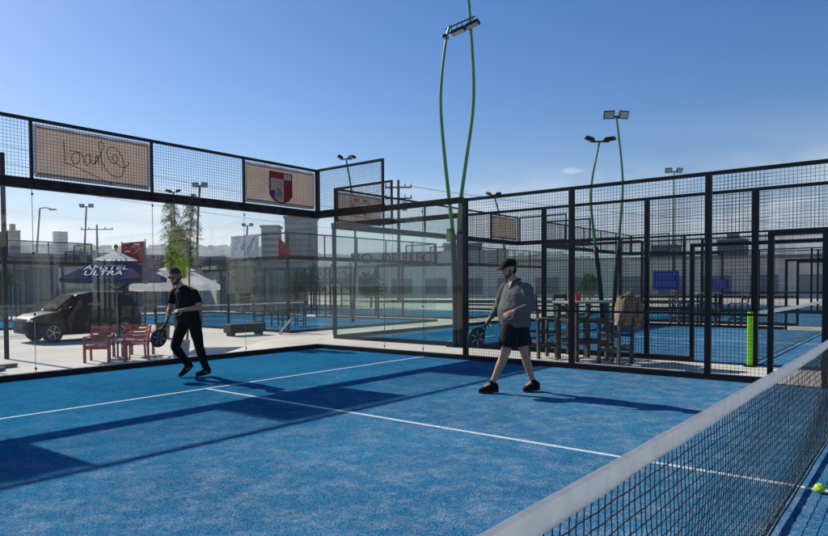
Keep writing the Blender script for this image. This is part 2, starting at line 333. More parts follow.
HOUSEM = mat('hillside_house_walls', (.30, .27, .24), .9, col2=(.62, .6, .56), scale=.02, detail=2)
hb = MB()
for k in range(1500):
    a = R_(random.uniform(-2, 78)); r = random.uniform(1150, 2450); z0 = hillz(a, r); w = random.uniform(4, 11); hh = random.uniform(4, 9)
    hb.box((math.cos(a)*r-w, math.sin(a)*r-w*.7, z0-4), (math.cos(a)*r+w, math.sin(a)*r+w*.7, z0+hh))
tag(hb.build('hillside_houses', HOUSEM), 'tiny pale houses scattered over the distant hazy hillside', 'houses', kind='stuff')
TREEF = mat('far_tree_foliage', (.022, .032, .016), .95, col2=(.06, .075, .03), scale=.3, spec=.05)
tb = MB()
for k in range(420):
    a = R_(random.uniform(0, 76)); r = random.uniform(110, 420) ; x, y = math.cos(a)*r, math.sin(a)*r; hh = random.uniform(3, 8)*(.7+r/500)
    for q in range(90):
        g3 = lambda w_: max(-1.6, min(1.6, random.gauss(0, 1)))*w_
        u = Vector((g3(1), g3(1), g3(.8)))*hh*.27; c = Vector((x, y, hh*.42))+u; s_ = .28
        p1, p2, p3 = (c+Vector((random.uniform(-1, 1), random.uniform(-1, 1), random.uniform(-1, 1)))*s_*1.4 for _ in range(3)); tb.quad(p1, p2, p3)
tag(tb.build('distant_trees', TREEF), 'dark scrubby tree belt between the courts and the hills', 'trees', kind='stuff')

# ------------------------------------------------------------------ courts
def turf(name, x0, y0, z0, x1=None, y1=None):
    b = MB(); b.box((x0, y0, z0-.03), (x1, y1, z0+.012)); tag(b.build(name, TURF), kind='structure')
def lines(x0, yn, z0):
    b = MB(); w = .025; zt = z0+.0165; zb = z0+.0125
    for s_ in (-1, 1): b.box((x0+.01, yn+s_*6.95-w, zb), (x0+9.99, yn+s_*6.95+w, zt))
    b.box((x0+5-w, yn-6.95+w+.001, zb), (x0+5+w, yn+6.95-w-.001, zt))
    tag(b.build('court_lines', LINE), kind='structure')
P_ = .0505; WT = .0040
def wires(b, axis, c, a0, a1, z0, z1):
    """wire grid in plane axis=c, along the other horizontal axis from a0 to a1"""
    h_ = WT/2
    n_ = max(1, round((a1-a0)/P_)); 
    for i in range(1, n_):
        t = a0+(a1-a0)*i/n_
        if axis == 'x': b.box((c-h_, t-h_, z0), (c+h_, t+h_, z1))
        else: b.box((t-h_, c-h_, z0), (t+h_, c+h_, z1))
    n_ = max(1, round((z1-z0)/P_))
    for i in range(1, n_):
        t = z0+(z1-z0)*i/n_; e = h_*2.02
        if axis == 'x': b.box((c+h_*.9, a0, t-h_), (c+h_*.9+e, a1, t+h_))
        else: b.box((a0, c-h_*.9-e, t-h_), (a1, c-h_*.9, t+h_))
CLIPM = MB().box((-.016, -.0033, -.016), (.016, .0033, .016)).build('glass_clip', BLACK); CLIPD = CLIPM.data; bpy.data.objects.remove(CLIPM)
def clip(t, x, y, z_, rz):
    o = bpy.data.objects.new('glass_clip', CLIPD); COL.objects.link(o); o.parent = t; o.location = (x, y, z_); o.rotation_euler = (0, 0, rz)
def end_wall(label, loc, group, glass=GLASS, bays=5):
    """10 m glass end wall along +x from loc, mesh above the 3 m beam"""
    t = thing('glass_end_wall', label, 'glass wall', loc, 0, group)
    W_ = 2*bays
    MB().box((-.05, -.05, 0), (W_+.05, .06, .10)).build('base_rail', BLACK, t, bevel=.004)
    MB().box((-.08, -.05, 2.94), (W_+.08, .07, 3.10)).build('beam', BEAM, t, bevel=.006)
    MB().box((-.02, -.025, 3.98), (W_+.02, .025, 4.03)).build('top_rail', BLACK, t)
    for i in range(bays):
        MB().box((2*i+.006, -.006, .10), (2*i+1.994, .006, 2.94)).build('glass_panel', glass, t)
        b = MB(); wires(b, 'y', 0, 2*i+.03, 2*i+1.97, 3.10, 3.98); b.build('mesh_panel', WIRE, t)
    for i in range(bays+1):
        MB().box((2*i-.022, -.022, 3.10), (2*i+.022, .022, 3.98)).build('post', BLACK, t)
        if 0 < i < bays:
            for z_ in (.16, 1.0, 1.95, 2.86): clip(t, 2*i, -.0095, z_, 0)
            MB().box((2*i-.004, .001, .1), (2*i+.004, .005, 2.94)).build('joint_seal', SEAL, t)
    for x_ in (-.045, W_+.045): MB().box((x_-.035, -.047, .10), (x_+.035, .047, 2.94)).build('corner_post', BLACK, t) if x_ < 0 else None
    return t
def side_fence(label, loc, group, glass=GLASS, centre=False):
    """20 m side fence along y, centred on the net line at loc; glass at both ends, gates at the middle"""
    t = thing('side_fence', label, 'court fence', loc, 0, group)
    for s_ in (-1, 1):
        def bx_(n_, m_, x0, y0, z0, x1, y1, z1, bev=0): return MB().box((x0, s_*y0, z0), (x1, s_*y1, z1)).build(n_, m_, t, bevel=bev)
        for a, b_ in ((6.05, 7.0), (7.0, 8.0), (8.0, 9.98)):
            bx_('glass_panel', glass, -.006, a+.005, .10, .006, b_-.005, 2.94)
            if a > 6.5: bx_('joint_seal', SEAL, .001, a-.004, .1, .005, a+.004, 2.94)
        for yy in (7.0, 8.0):
            for z_ in (.16, 1.0, 1.95, 2.86): clip(t, -.0095, s_*yy, z_, math.pi/2)
        bx_('base_rail', BLACK, -.05, 1.05, 0, .05, 9.945, .10, .004)
        bx_('beam', BEAM, -.05, 8.0, 2.94, .06, 9.945, 3.10, .006); bx_('beam', BEAM, -.04, 6.051, 2.95, .05, 7.999, 3.06, .005)
        b = MB(); wires(b, 'x', 0, min(s_*8.03, s_*9.93), max(s_*8.03, s_*9.93), 3.10, 3.98); b.build('mesh_panel', WIRE, t)
        bx_('top_rail', BLACK, -.025, 8.0, 3.98, .025, 9.94, 4.03)
        for yy in (8.02, 9.92): bx_('post', BLACK, -.022, yy-.022, 3.10, .022, yy+.022, 3.98)
        bx_('post', BLACK, -.043, 5.957, .101, .043, 6.043, 3.03, .005)
        for yy in (3.9, 1.8): bx_('post', BLACK, -.042, yy-.042, .101, .042, yy+.042, 2.97, .005)
        bx_('top_rail', BLACK, -.028, .0005, 2.972, .028, 5.949, 3.025)
        for a, b_ in ((3.951, 5.949), (1.851, 3.849), (1.036, 1.749)):
            lo, hi = sorted((s_*a, s_*b_)); b = MB(); wires(b, 'x', 0, lo, hi, .10, 2.97); b.build('mesh_panel', WIRE, t)
            MB().box((-.02, lo, .95), (.02, hi, .985)).build('mid_rail', BLACK, t)
        bx_('gate_jamb', BLACK, -.035, .965, 0, .035, 1.035, 2.06); bx_('gate_jamb', BLACK, -.035, .335, 0, .035, .405, 2.06) if not centre else None
        bx_('gate_header', BLACK, -.036, .0005, 2.061, .036, 1.036, 2.125)
        if centre and s_ > 0: MB().box((-.05, -.05, 0), (.05, .05, 2.97)).build('post', BLACK, t, bevel=.005)
        lo, hi = sorted((s_*.001, s_*1.749)); b = MB(); wires(b, 'x', 0, lo, hi, 2.13, 2.97); b.build('mesh_panel', WIRE, t)
    return t
def net(label, loc, group, fine=False):
    t = thing('court_net', label, 'net', loc, 0, group)
    top = lambda x: .915-.022*(1-abs(x-5)/5)+(.0007*math.sin(x*7.3)+.0004*math.sin(x*19) if fine else 0)
    n_ = 80 if fine else 16; tp = MB(); TH = .072
    k0 = 0
    for i in range(n_+1):
        x = .06+9.88*i/n_; z_ = top(x); w = .006 if fine else .004
        q = (.0015*math.sin(x*11)+.002*math.sin(x*4.1)) if fine else 0
        tp.v += [(x, -w+q, z_-TH), (x, -w-.0035, z_-.008), (x, 0, z_+.002), (x, w+.0035, z_-.008), (x, w+q, z_-TH)]
    for i in range(n_):
        for j in range(5): a = i*5+j; b_ = i*5+(j+1) % 5; tp.f.append((a, a+5, b_+5, b_))
    tp.f += [(0, 1, 2, 3, 4), tuple(reversed([n_*5+j for j in range(5)]))]; tp.build('top_tape', TAPE, t)
    c = MB(); PIT_ = .0455
    if fine:
        nv = int(9.8/PIT_); r = .0020; rng = random.Random(3)
        cols = []
        for i in range(nv+1):
            x = .1+PIT_*i; zt = top(x)-TH+.004; rows = 18; pts = []
            for j in range(rows+1):
                z_ = .055+(zt-.055)*(1-j/rows); jx = rng.uniform(-.0028, .0028) if 0 < j < rows else 0; jy = .010*math.sin(x*1.3+j*.35)*math.sin(math.pi*j/rows)+rng.uniform(-.0015, .0015)
                pts.append((x+jx, jy, z_+(rng.uniform(-.003, .003) if j else 0)))
            cols.append(pts); c.tube(pts, r, 5, False)
        for j in range(0, 19):
            c.tube([cols[i][j] for i in range(nv+1)], r, 5, False)
        for i in range(nv+1):     # knots
            if i < 130:
                for j in range(1, 18): p = cols[i][j]; c.ball(p, .0031, n=5, m=3)
    else:
        for i in range(int(9.8/.06)+1): x = .1+.06*i; c.box((x-.0012, -.0012, .06), (x+.0012, .0012, top(x)-TH))
        for j in range(14): z_ = .06+j*.058; c.box((.1, -.0012, z_-.0012), (9.9, .0012, z_+.0012))
    c.build('net_mesh', CORD, t)
    rp = MB()
    if fine: rp.tube([(.1+9.8*i/160, .001*math.sin(i*.9), .043+.001*math.sin(i*.37)) for i in range(161)], .011, 8); rp.tube([(.1+9.8*i/160, -.016+.0015*math.sin(i*.5), .026) for i in range(161)], .006, 6)
    else: rp.tube([(.1, 0, .045), (9.9, 0, .045)], .012, 6)
    rp.build('bottom_rope', ROPE, t)
    return t
def net_post(label, loc, m=NEON, g=None):
    t = thing('net_post', label, 'net post', loc, 0, g)
    MB().box((-.043, -.04, .02), (.043, .04, .93)).build('padding', m, t, bevel=.015)
    MB().box((-.09, -.08, 0), (.09, .08, .02)).build('base_plate', BLACK, t); MB().cyl((0, 0, .93), (0, 0, .965), .025, 12).build('cap', BLACK, t)
    return t

GW = 'glass end walls of the padel courts'; GF = 'long side fences of the padel courts'; GN = 'nets across the padel courts'
turf('court_turf', .03, -9.96, 0, 9.97, 9.95); lines(0, 0, 0)
E1 = end_wall('glass end wall behind the two players, with banners tied above its beam', (0, 10, 0), GW)
S1 = side_fence('black wire side fence just behind the man in grey, nearest to the net', (10, 0, 0), GF)
dup(E1, (0, -9.99, 0), label='glass end wall of the near half court, behind the photographer', group=GW)
net('near net with wide white tape crossing the bottom right corner', (0, 0, .012), GN, True)
# court across the path to the right
def court(x0, yn, z0, e_lab, s1, s2, n_lab, near=True, sc_glass=GLASSB):
    turf('court_turf', x0+.03, yn-9.96, z0, x0+9.97, yn+9.95); lines(x0, yn, z0)
    a = end_wall(e_lab, (x0, yn+10, z0), GW, sc_glass)
    if s1: side_fence(s1, (x0, yn, z0), GF, sc_glass, True)
    if s2: side_fence(s2, (x0+10, yn, z0), GF, sc_glass, True)
    if n_lab: net(n_lab, (x0, yn, z0+.012), GN)
court(12.2, 1.6, 0, 'greenish glass end wall of the second court, in shade behind the tall green lamp poles', 'wire side fence across the path, behind the bar stools', 'far side fence of the second court, carrying the blue notice', 'second court net running off from the lime green post')
court(24.4, 1.6, 0, 'end wall of the third court, seen small through the wire', 'near side fence of the third court, beyond the second court', 'far side fence of the third court, in front of the long pale wall', 'farthest small net seen through the gate opening')
net_post('lime green padded post at the near end of the second court net', (12.06, 1.64, .0), g='lime green net posts'); net_post('lime green padded post at the far end of the second court net', (22.07, 1.6, .012), g='lime green net posts')
# court behind, lower level, turned the same way
court(17.0, 29.0, LOW, 'far end wall of the low court behind, beyond its net', 'glass and wire side of the low court behind, facing the umbrellas', 'farther side of the low court behind, under the roof lettering', 'net of the low court behind, a pale line through the glass')
end_wall('near end wall of the low court behind, with white and red banners above it', (17.0, 19.0, LOW), GW, GLASSB)
turf('court_turf', 4.8, 31.05, LOW, 14.8, 51); 
end_wall('end wall of the court beyond the parked car and umbrellas', (4.8, 31, LOW), GW, GLASSB)
side_fence('side fence of the court beyond the parked car', (14.85, 41, LOW), GF, GLASSB)

turf('court_turf', 29.23, 19.05, LOW, 39.17, 38.96); turf('court_turf', 36.63, -8, 0, 46.57, 11.5)
end_wall('end wall of the low court farther right, seen through two layers of glass', (29.2, 19.0, LOW), GW, GLASSB)
side_fence('side fence of the low court farther right, with dark posts', (29.2, 29.0, LOW), GF, GLASSB, True)
side_fence('side fence of the fourth court, tiny beyond the third', (36.6, 1.6, 0), GF, GLASSB, True)
# ------------------------------------------------------------------ banners
def banner(label, x0, x1, z0, z1, y, m, dx=(1, 0, 0), org=None, border=True, bm=None):
    t = thing('banner', label, 'banner', org or (x0, y, z0), 0, 'banners tied to the court fences'); d = Vector(dx); Wd = x1-x0; H = z1-z0; n_ = Vector((-d.y, d.x, 0))
    b = MB(); N1, N2 = 24, 8
    for j in range(N2+1):
        for i in range(N1+1):
            u, w = i/N1, j/N2; q = .006*math.sin(u*9+w*4+x0)+.004*math.sin(u*23-w*7); sag = -.012*math.sin(math.pi*((u*4) % 1))*(1 if j == N2 else 0)
            b.v.append(tuple(d*(u*Wd)+n_*(.012+q)+Vector((0, 0, w*H+sag))))
    for j in range(N2):
        for i in range(N1): a = j*(N1+1)+i; b.f.append((a, a+1, a+N1+2, a+N1+1))
    b.build('sheet', m, t, smooth=True)
    if border:
        e = MB(); w_ = .035
        for (a0, a1, c0, c1) in ((-.01, Wd+.01, -.02, w_-.02), (-.01, Wd+.01, H-.005, H+w_*.5), (-.025, .018, w_-.018, H-.006), (Wd-.018, Wd+.025, w_-.018, H-.006)):
            k = [d*a0+Vector((0, 0, c0)), d*a1+Vector((0, 0, c0)), d*a1+Vector((0, 0, c1)), d*a0+Vector((0, 0, c1))]
            e.poly([v-n_*.004 for v in k], n_*.002)
        e.build('hem', BWHITE, t)
        e = MB()
        for c0, c1 in ((.022, .05), (H-.045, H-.02)):
            k = [d*.03+Vector((0, 0, c0)), d*(Wd-.03)+Vector((0, 0, c0)), d*(Wd-.03)+Vector((0, 0, c1)), d*.03+Vector((0, 0, c1))]; e.poly([v-n_*.006 for v in k], n_*.001)
        e.build('stitched_edge', GREYINK, t)
    return t
def stroke(b, pts, r=.008, y=-.004, sub=6):
    P = [Vector((p[0], y, p[1])) for p in pts]; o = []
    for i in range(len(P)-1):
        p0, p1, p2, p3 = P[max(i-1, 0)], P[i], P[i+1], P[min(i+2, len(P)-1)]
        for k in range(sub):
            t = k/sub; o.append(.5*((2*p1)+(p2-p0)*t+(2*p0-5*p1+4*p2-p3)*t*t+(3*p1-p0-3*p2+p3)*t**3))
    o.append(P[-1]); b.tube(o, r, 5)
B1 = banner('tan banner with handwritten script seen in reverse, left of the crest banner', 4.06, 5.95, 3.15, 3.94, 10.02, TAN)
s = MB()
# reversed handwriting, x measured from the left edge (0..1.89), z from the bottom (0..0.79)
stroke(s, [(.44, .63), (.45, .45), (.455, .28)], .006); stroke(s, [(.44, .26), (.60, .23), (.80, .16), (1.02, .08), (1.22, -.02+.03)], .006)
stroke(s, [(.53, .46), (.58, .47), (.66, .46), (.69, .38), (.66, .29), (.59, .27), (.56, .34), (.58, .42), (.66, .46), (.72, .44), (.75, .34), (.79, .27), (.85, .32), (.86, .42), (.81, .45), (.77, .40), (.78, .31)], .006)
stroke(s, [(.86, .46), (.87, .34), (.92, .30), (.97, .46), (.99, .36), (1.0, .30)], .006); stroke(s, [(.92, .30), (1.0, .42), (1.08, .60), (1.06, .70), (1.01, .66), (1.03, .50), (1.05, .30), (1.06, .22)], .006)
stroke(s, [(1.06, .36), (1.14, .22), (1.28, .14), (1.40, .18), (1.44, .34), (1.40, .50), (1.30, .62), (1.20, .63), (1.14, .55), (1.18, .42), (1.27, .36), (1.33, .44), (1.28, .52), (1.23, .46), (1.30, .37), (1.42, .32), (1.50, .36), (1.53, .42)], .006)
s.build('script', mat('brown_ink', (.035, .028, .03), .8), B1)
B2 = banner('tan banner with a red and white shield crest at the wall corner', 8.06, 9.93, 3.15, 3.94, 10.02, TAN)
def pan(name, pts, m, y=-.006, th=.003): return MB().quad(*[(p[0], y, p[1]) for p in pts]).build(name, m, B2)
SH = [(.62, .68), (1.22, .68), (1.22, .20), (1.12, .10), (.92, .03), (.72, .10), (.62, .20)]
MB().tube([(x, -.012, z_) for x, z_ in SH+SH[:1]], .014, 6).build('shield_outline', INK, B2)
pan('shield_field', SH, fabric('shield_white', (.62, .55, .52), .4), -.009)
pan('shield_red', [(.63, .67), (1.0, .67), (1.0, .55), (.63, .55)], REDINK, -.014); pan('shield_red', [(1.0, .545), (1.21, .545), (1.21, .21), (1.11, .115), (1.0, .07)], REDINK, -.014)
pan('shield_blue', [(.63, .27), (.74, .31), (.76, .2), (.73, .12), (.63, .20)], BLUEINK, -.014); 
e = MB(); stroke(e, [(.72, .47), (.76, .49), (.80, .46), (.84, .49), (.90, .47)], .007, -.015); stroke(e, [(.74, .22), (.80, .30), (.84, .36), (.86, .28), (.80, .20), (.86, .16), (.92, .22), (.90, .30), (.86, .34)], .012, -.015); stroke(e, [(.76, .12), (.84, .2), (.88, .26)], .014, -.015); e.build('crest_figure', GREYINK, B2)
B3 = banner('tan banner outside the frame whose shadow falls at the left', .12, 1.96, 3.15, 3.94, 10.02, TAN)
banner('tan banner on the second court corner, crossing lines of lettering', 12.26, 14.1, 3.15, 3.94, 11.62, TAN)
b5 = banner('tan banner at the far right end of the second court wall', 20.25, 22.1, 3.15, 3.94, 11.62, TAN)
banner('whitish banner beside the tan one on the second court wall', 18.2, 20.15, 3.15, 3.94, 11.62, BWHITE, border=False)
bs = [o for o in bpy.data.objects if o.get('label', '').startswith('tan banner on the second')][0]
s = MB()
for q in range(3):
    for k in range(5): x = .55+k*.18; z_ = .18+q*.2; s.box((x, -.006, z_), (x+.11, -.003, z_+.02)); s.box((x, -.006, z_+.03), (x+.02, -.003, z_+.12)); s.box((x+.05, -.006, z_+.05), (x+.11, -.003, z_+.12)) if (k+q) % 2 else None
s.build('printed_marks', GREYINK, bs)
wb = banner('white banner with grey swoosh drawing on the low court wall', 0, 1.9, 0, .95, 0, fabric('grey_white_cloth', (.55, .56, .58), .35), org=(17.0-.05, 22.7, 2.65), dx=(0, -1, 0), border=False)
s = MB()
def strk(pts, r): s.tube([(-.02, -p[0], p[1]) for p in pts], r, 5)
strk([(.95, .1), (1.2, .4), (1.4, .6), (1.62, .82)], .02); strk([(1.1, .1), (1.35, .35), (1.6, .82)], .014); strk([(.75, .45), (.85, .35), (.95, .42), (.9, .6), (.75, .62)], .03)
s.build('swoosh', GREYINK, wb)
rb = thing('banner', 'red triangular pennant sheet beside the white banner on the low court', 'banner', (17.3, 18.93, 2.6), 0, 'banners tied to the court fences')
MB().poly([(-.85, 0, 0), (-.25, 0, 0), (-.25, 0, .25), (-.5, 0, .5), (-.85, 0, .72)], (0, .01, 0)).build('sheet', REDC, rb)
rs = thing('banner', 'red banner with a pale logo above the navy umbrella', 'banner', (16.93, 32.15, 2.75), -math.pi/2, 'banners tied to the court fences')

# placed here so the far banner sits on its own fence
MB().box((-.02, 0, -.1), (2.3, .02, 1.0)).build('sheet', fabric('dark_red_cloth', (.26, .02, .03), .4), rs)
e = MB(); e.tube([(.25, -.012, .42), (.5, -.012, .55), (.95, -.012, .5), (1.05, -.012, .68), (1.4, -.012, .86), (1.9, -.012, .84), (2.0, -.012, .68), (1.6, -.012, .52), (1.2, -.012, .42)], .03, 5)
e.build('logo', mat('pink_print', (.45, .1, .12), .7), rs)
MB().box((-.06, .03, -2.3), (-.02, .07, 1.1)).build('post', BLACK, rs); MB().box((2.3, .03, -2.3), (2.34, .07, 1.1)).build('post', BLACK, rs)
for i, (x, lab) in enumerate(((36.6, 'left one of two white flags on the fence left of the red banner'), (35.3, 'right one of two white flags on the fence left of the red banner'))):
    t = thing('flag', lab, 'flag', (16.85, x, 1.75), -math.pi/2); MB().box((0, 0, 0), (.62, .02, 1.75)).build('sheet', fabric('flag_cloth', (.5, .5, .52), .4), t); MB().cyl((-.03, 0, -2.1), (-.03, 0, 1.9), .025, 8).build('pole', STEEL, t)

# ------------------------------------------------------------------ lamp poles
LAT = Vector((.637, -.771, 0))
def flood(b, g_, c, d, w=.37, h=.28):
    """floodlight head centred at c, its glass facing d"""
    d = Vector(d).normalized(); r = d.cross(Vector((0, 0, 1))).normalized(); u = r.cross(d)
    b.obox(c, r*w/2, u*h/2, d*.045); 
    for k in range(5): b.obox(c-d*.07+r*(w*(k-2)*.18), r*.008, u*h*.42, d*.03)
    g_.obox(c+d*.048, r*(w/2-.03), u*(h/2-.03), d*.004)
def lamp_pole(label, base, prof, lamps, rad=.055, m=GREEN, g_='curved lamp poles round the courts', box=False, spread=.28, fdir=(-.5, -.6, -.6), profile_low=2.5):
    t = thing('lamp_pole', label, 'lamp pole', base, 0, g_)
    pts = [LAT*o_+Vector((0, 0, z_)) for o_, z_ in prof]; P = []
    for i in range(len(pts)-1):
        p0, p1, p2, p3 = pts[max(i-1, 0)], pts[i], pts[i+1], pts[min(i+2, len(pts)-1)]
        for k in range(6): q = k/6; P.append(.5*((2*p1)+(p2-p0)*q+(2*p0-5*p1+4*p2-p3)*q*q+(3*p1-p0-3*p2+p3)*q**3))
    P.append(pts[-1]); n_ = len(P)
    if m == GREEN and profile_low:
        c_ = next(i for i, p in enumerate(P) if p.z > profile_low)
        MB().tube(P[:c_+1], rad*1.3, 12).build('lower_shaft', BLACK, t, smooth=True); MB().tube(P[c_:], [rad*(1.05-.5*i/n_) for i in range(c_, n_)], 12).build('shaft', m, t, smooth=True)
    else: MB().tube(P, [rad*(1.15-.5*i/n_) for i in range(n_)], 12).build('shaft', m, t, smooth=True)
    MB().box((-.15, -.15, 0), (.15, .15, .02)).build('base_plate', BLACK, t)
    spread *= .70; top = P[-1]; a = LAT if lamps == 'side' else LAT
    if lamps == 'side':
        q0 = top-Vector((0, 0, .16)); d_ = (LAT+Vector((-.35, -.25, .30))).normalized(); q = MB()
        for o_ in (.0, .13): q.tube([q0-d_*.10+Vector((0, 0, o_)), q0+d_*.62+Vector((0, 0, o_*.8))], .016, 6)
        for k in range(5): q.tube([q0+d_*(.05+.13*k), q0+d_*(.05+.13*k)+Vector((0, 0, .12))], .009, 5)
        q.build('crossbar', BLACK, t)
        for c_ in (-.10, .22, .56):
            b = MB(); r_ = Vector((0, 0, 1)).cross(d_).normalized(); b.obox(q0+d_*c_-Vector((0, 0, .05)), d_*(.04 if c_ < 0 else .155), r_*.11, (0, 0, .032)); o_ = b.build('floodlight', BLACK, t, bevel=.008); MB().obox(q0+d_*c_-Vector((0, 0, .088)), d_*(.03 if c_ < 0 else .13), r_*.09, (0, 0, .003)).build('lens', FLOODG, o_)
        MB().obox(LAT*-.13+Vector((-.03, -.03, 2.55)), (.06, 0, 0), (0, .05, 0), (0, 0, .15)).build('junction_box', mat('lime_box', (.15, .35, .05), .5), t, bevel=.01)
        return t
    cb = MB(); cb.bar(top-a*spread*.95-Vector((0, 0, .04)), top+a*spread*.95-Vector((0, 0, .04)), .05, .05); cb.build('crossbar', BLACK, t)
    for s_ in (-1, 1):
        b = MB(); gg = MB(); c = top+a*s_*spread+Vector((0, 0, .03)); flood(b, gg, c, Vector(fdir)+a*.25*s_); o_ = b.build('floodlight', BLACK, t); gg.build('lens', FLOODG, o_)
    if box: MB().obox(P[9]+Vector((0, 0, 0)), (.07, 0, 0), (0, .06, 0), (0, 0, .16)).build('junction_box', mat('lime_box', (.15, .35, .05), .5), t, bevel=.01)
    return t
# thin side-on lamp bar of the first pair
lp = lamp_pole('shorter left pole of the nearest green pair, bulging left, black lamp bar on top', (12.09, 7.66, 0), [(0, 0), (0, 1.2), (-.05, 2.6), (-.12, 3.3), (-.22, 4.25), (-.31, 5.4), (-.285, 6.1), (-.19, 6.9), (-.10, 7.27)], 'side', .05, box=True)
lamp_pole('taller right pole of the nearest green pair, rising out of the picture', (12.09, 7.52, 0), [(0, 0), (0, 1.6), (.0, 3.05), (.11, 4.0), (.29, 5.27), (.315, 6.07), (.27, 6.98), (.20, 7.9), (.14, 8.4)], 'bar', .052, spread=.42, fdir=(.1, .2, -1))
lamp_pole('shorter left pole of the second green pair, thin lamp bar on top', (22.4, 8.1, 0), [(-.2, 0), (-.3, 1.4), (-.49, 2.96), (-.63, 4.2), (-.6, 5.07), (-.45, 5.9), (-.32, 6.5)], 'bar', .06, spread=.5, fdir=(.1, .2, -1))
lamp_pole('taller right pole of the second green pair, two floodlights facing down', (22.4, 8.05, 0), [(.1, 0), (.2, 1.4), (.32, 3.0), (.44, 4.7), (.39, 5.8), (.21, 7.36)], 'two', .06, spread=.36, fdir=(-.8, -.8, -.5))
lamp_pole('distant thin pole with two floodlights right of the second green pair', (38.77, 10.65, 0), [(0, 0), (0, 3), (0, 7.9)], 'two', .06, spread=.45, fdir=(-.8, -.8, -.4))
lamp_pole('distant leaning green pole above the man in grey', (40.2, 23.1, 0), [(.7, 0), (.55, 3), (.2, 6), (-.3, 7.9)], 'two', .09, spread=.5, fdir=(.3, .3, -.8))
lamp_pole('green pole with lamps above the corner of the two glass walls', (23.75, 22.1, LOW), [(.15, 0), (.3, 3), (.28, 5.5), (.1, 7), (-.12, 8.35)], 'two', .07, spread=.42, fdir=(-.2, .2, -.9))
DK = mat('dark_pole_steel', (.06, .07, .07), .5)
lamp_pole('grey pole with two floodlights behind the left glass, above the navy umbrella', (23.3, 49.7, LOW), [(-.3, 0), (-.25, 4), (0, 8.2)], 'two', .08, DK, spread=.5, fdir=(-.5, -.8, -.5))
lamp_pole('dark pole with two floodlights rising right of the feathery tree', (23.0, 34.2, LOW), [(-.2, 0), (-.1, 5), (.1, 8.15)], 'two', .08, DK, spread=.4, fdir=(-.5, -.8, -.5))
lamp_pole('dark pole with lamps edge-on rising left of the feathery tree', (23.2, 37.4, LOW), [(.1, 0), (.1, 5), (.05, 8.1)], 'two', .08, DK, spread=.45, fdir=(.1, .1, -1))
lamp_pole('small pale pole with two lamps behind the white banner', (37.5, 48.3, LOW), [(-.3, 0), (-.2, 4), (.05, 7.6)], 'two', .1, DK, spread=.5, fdir=(-.5, -.5, -.6))
t = thing('street_lamp', 'leaning grey street lamp with a long single arm, far left', 'street lamp', (25.26, 63.2, LOW), 0)
MB().tube([LAT*-.9, LAT*-.45+Vector((0, 0, 4.5)), Vector((0, 0, 9.3))], [.13, .1, .07], 8).build('shaft', DK, t); MB().tube([(0, 0, 9.3), tuple(LAT*.6+Vector((0, 0, 9.36))), tuple(LAT*1.1+Vector((0, 0, 9.2)))], .05, 6).build('arm', DK, t); MB().obox(LAT*1.2+Vector((0, 0, 9.18)), LAT*.3, (.1, .1, 0), (0, 0, .05)).build('lamp_head', DK, t)

# ------------------------------------------------------------------ utility poles and lines
def upole(label, base, H, arms, w):
    t = thing('utility_pole', label, 'utility pole', base, 0); MB().tube([(0, 0, 0), (0, 0, H)], [.17, .11], 8).build('shaft', POLEM, t)
    for z_ in arms:
        b = MB(); b.bar(LAT*-w+Vector((0, 0, z_)), LAT*w+Vector((0, 0, z_)), .11, .11); b.build('crossarm', POLEM, t)
        i_ = MB()
        for k in (-.95, -.5, .5, .95): c = LAT*w*k+Vector((0, 0, z_+.06)); i_.tube([c, c+Vector((0, 0, .25))], [.06, .04], 6)
        i_.build('insulators', GREYINK, t)
    return t
upole('wooden utility pole with one crossarm left of the navy umbrella', (36.25, 75, LOW), 9.3, (8.75,), 1.9)
u2 = upole('wooden utility pole with two crossarms over the middle glass wall', (41.1, 33.0, 0), 10.1, (9.5, 8.6), 1.1); MB().cyl((.3, -.4, 7.6), (.3, -.4, 8.3), .22, 10).build('transformer', STEEL, u2)
def wire(label, a, b, sag):
    a, b = Vector(a), Vector(b); c = MB(); c.tube([a.lerp(b, i/24)-Vector((0, 0, sag*4*(i/24)*(1-i/24))) for i in range(25)], .018, 4); tag(c.build('power_line', DK), label, 'power line', 'power lines across the sky')
for k, (dz, lab) in enumerate(((2.8, 'highest power line crossing the sky behind the left glass'), (1.4, 'middle power line crossing the sky behind the left glass'), (0, 'lowest power line crossing the sky behind the left glass'))):
    wire(lab, (-20, 70-k*2, 15.5+dz*1.6), (75, 62, 9.2+dz), 1.5)
wire('thin power line running right from the two-arm utility pole', (41.7, 32.3, 9.6), (80, 6, 7.5), .8)

# ------------------------------------------------------------------ signs
def notice(label, loc, w, h_):
    t = thing('notice_board', label, 'sign', loc, 0, 'blue notice boards on the court fences'); MB().box((0, -w/2, 0), (.012, w/2, h_)).build('board', SIGNBLUE, t)
    rg = random.Random(5); pm = mat('faded_print', (.25, .28, .5), .7) if 'faded_print' not in bpy.data.materials else bpy.data.materials['faded_print']
    MB().box((-.004, -.2*w, h_*.80), (0, w*.38, h_*.86)).build('heading', pm, t); MB().box((-.004, -w*.36, h_*.78), (0, -w*.30, h_*.9)).build('symbol', pm, t)
    for r in range(6): z_ = h_*(.68-.105*r); MB().box((-.004, -w*rg.uniform(.1, .4), z_), (0, w*.40, z_+h_*.026)).build('text_line', pm, t)
notice('larger blue notice board with small white print, behind the tan jacket', (22.12, 6.05, 1.22), .82, .62)
notice('smaller blue notice board farther off, right of a thick black post', (24.30, 4.9, 1.22), .55, .34)

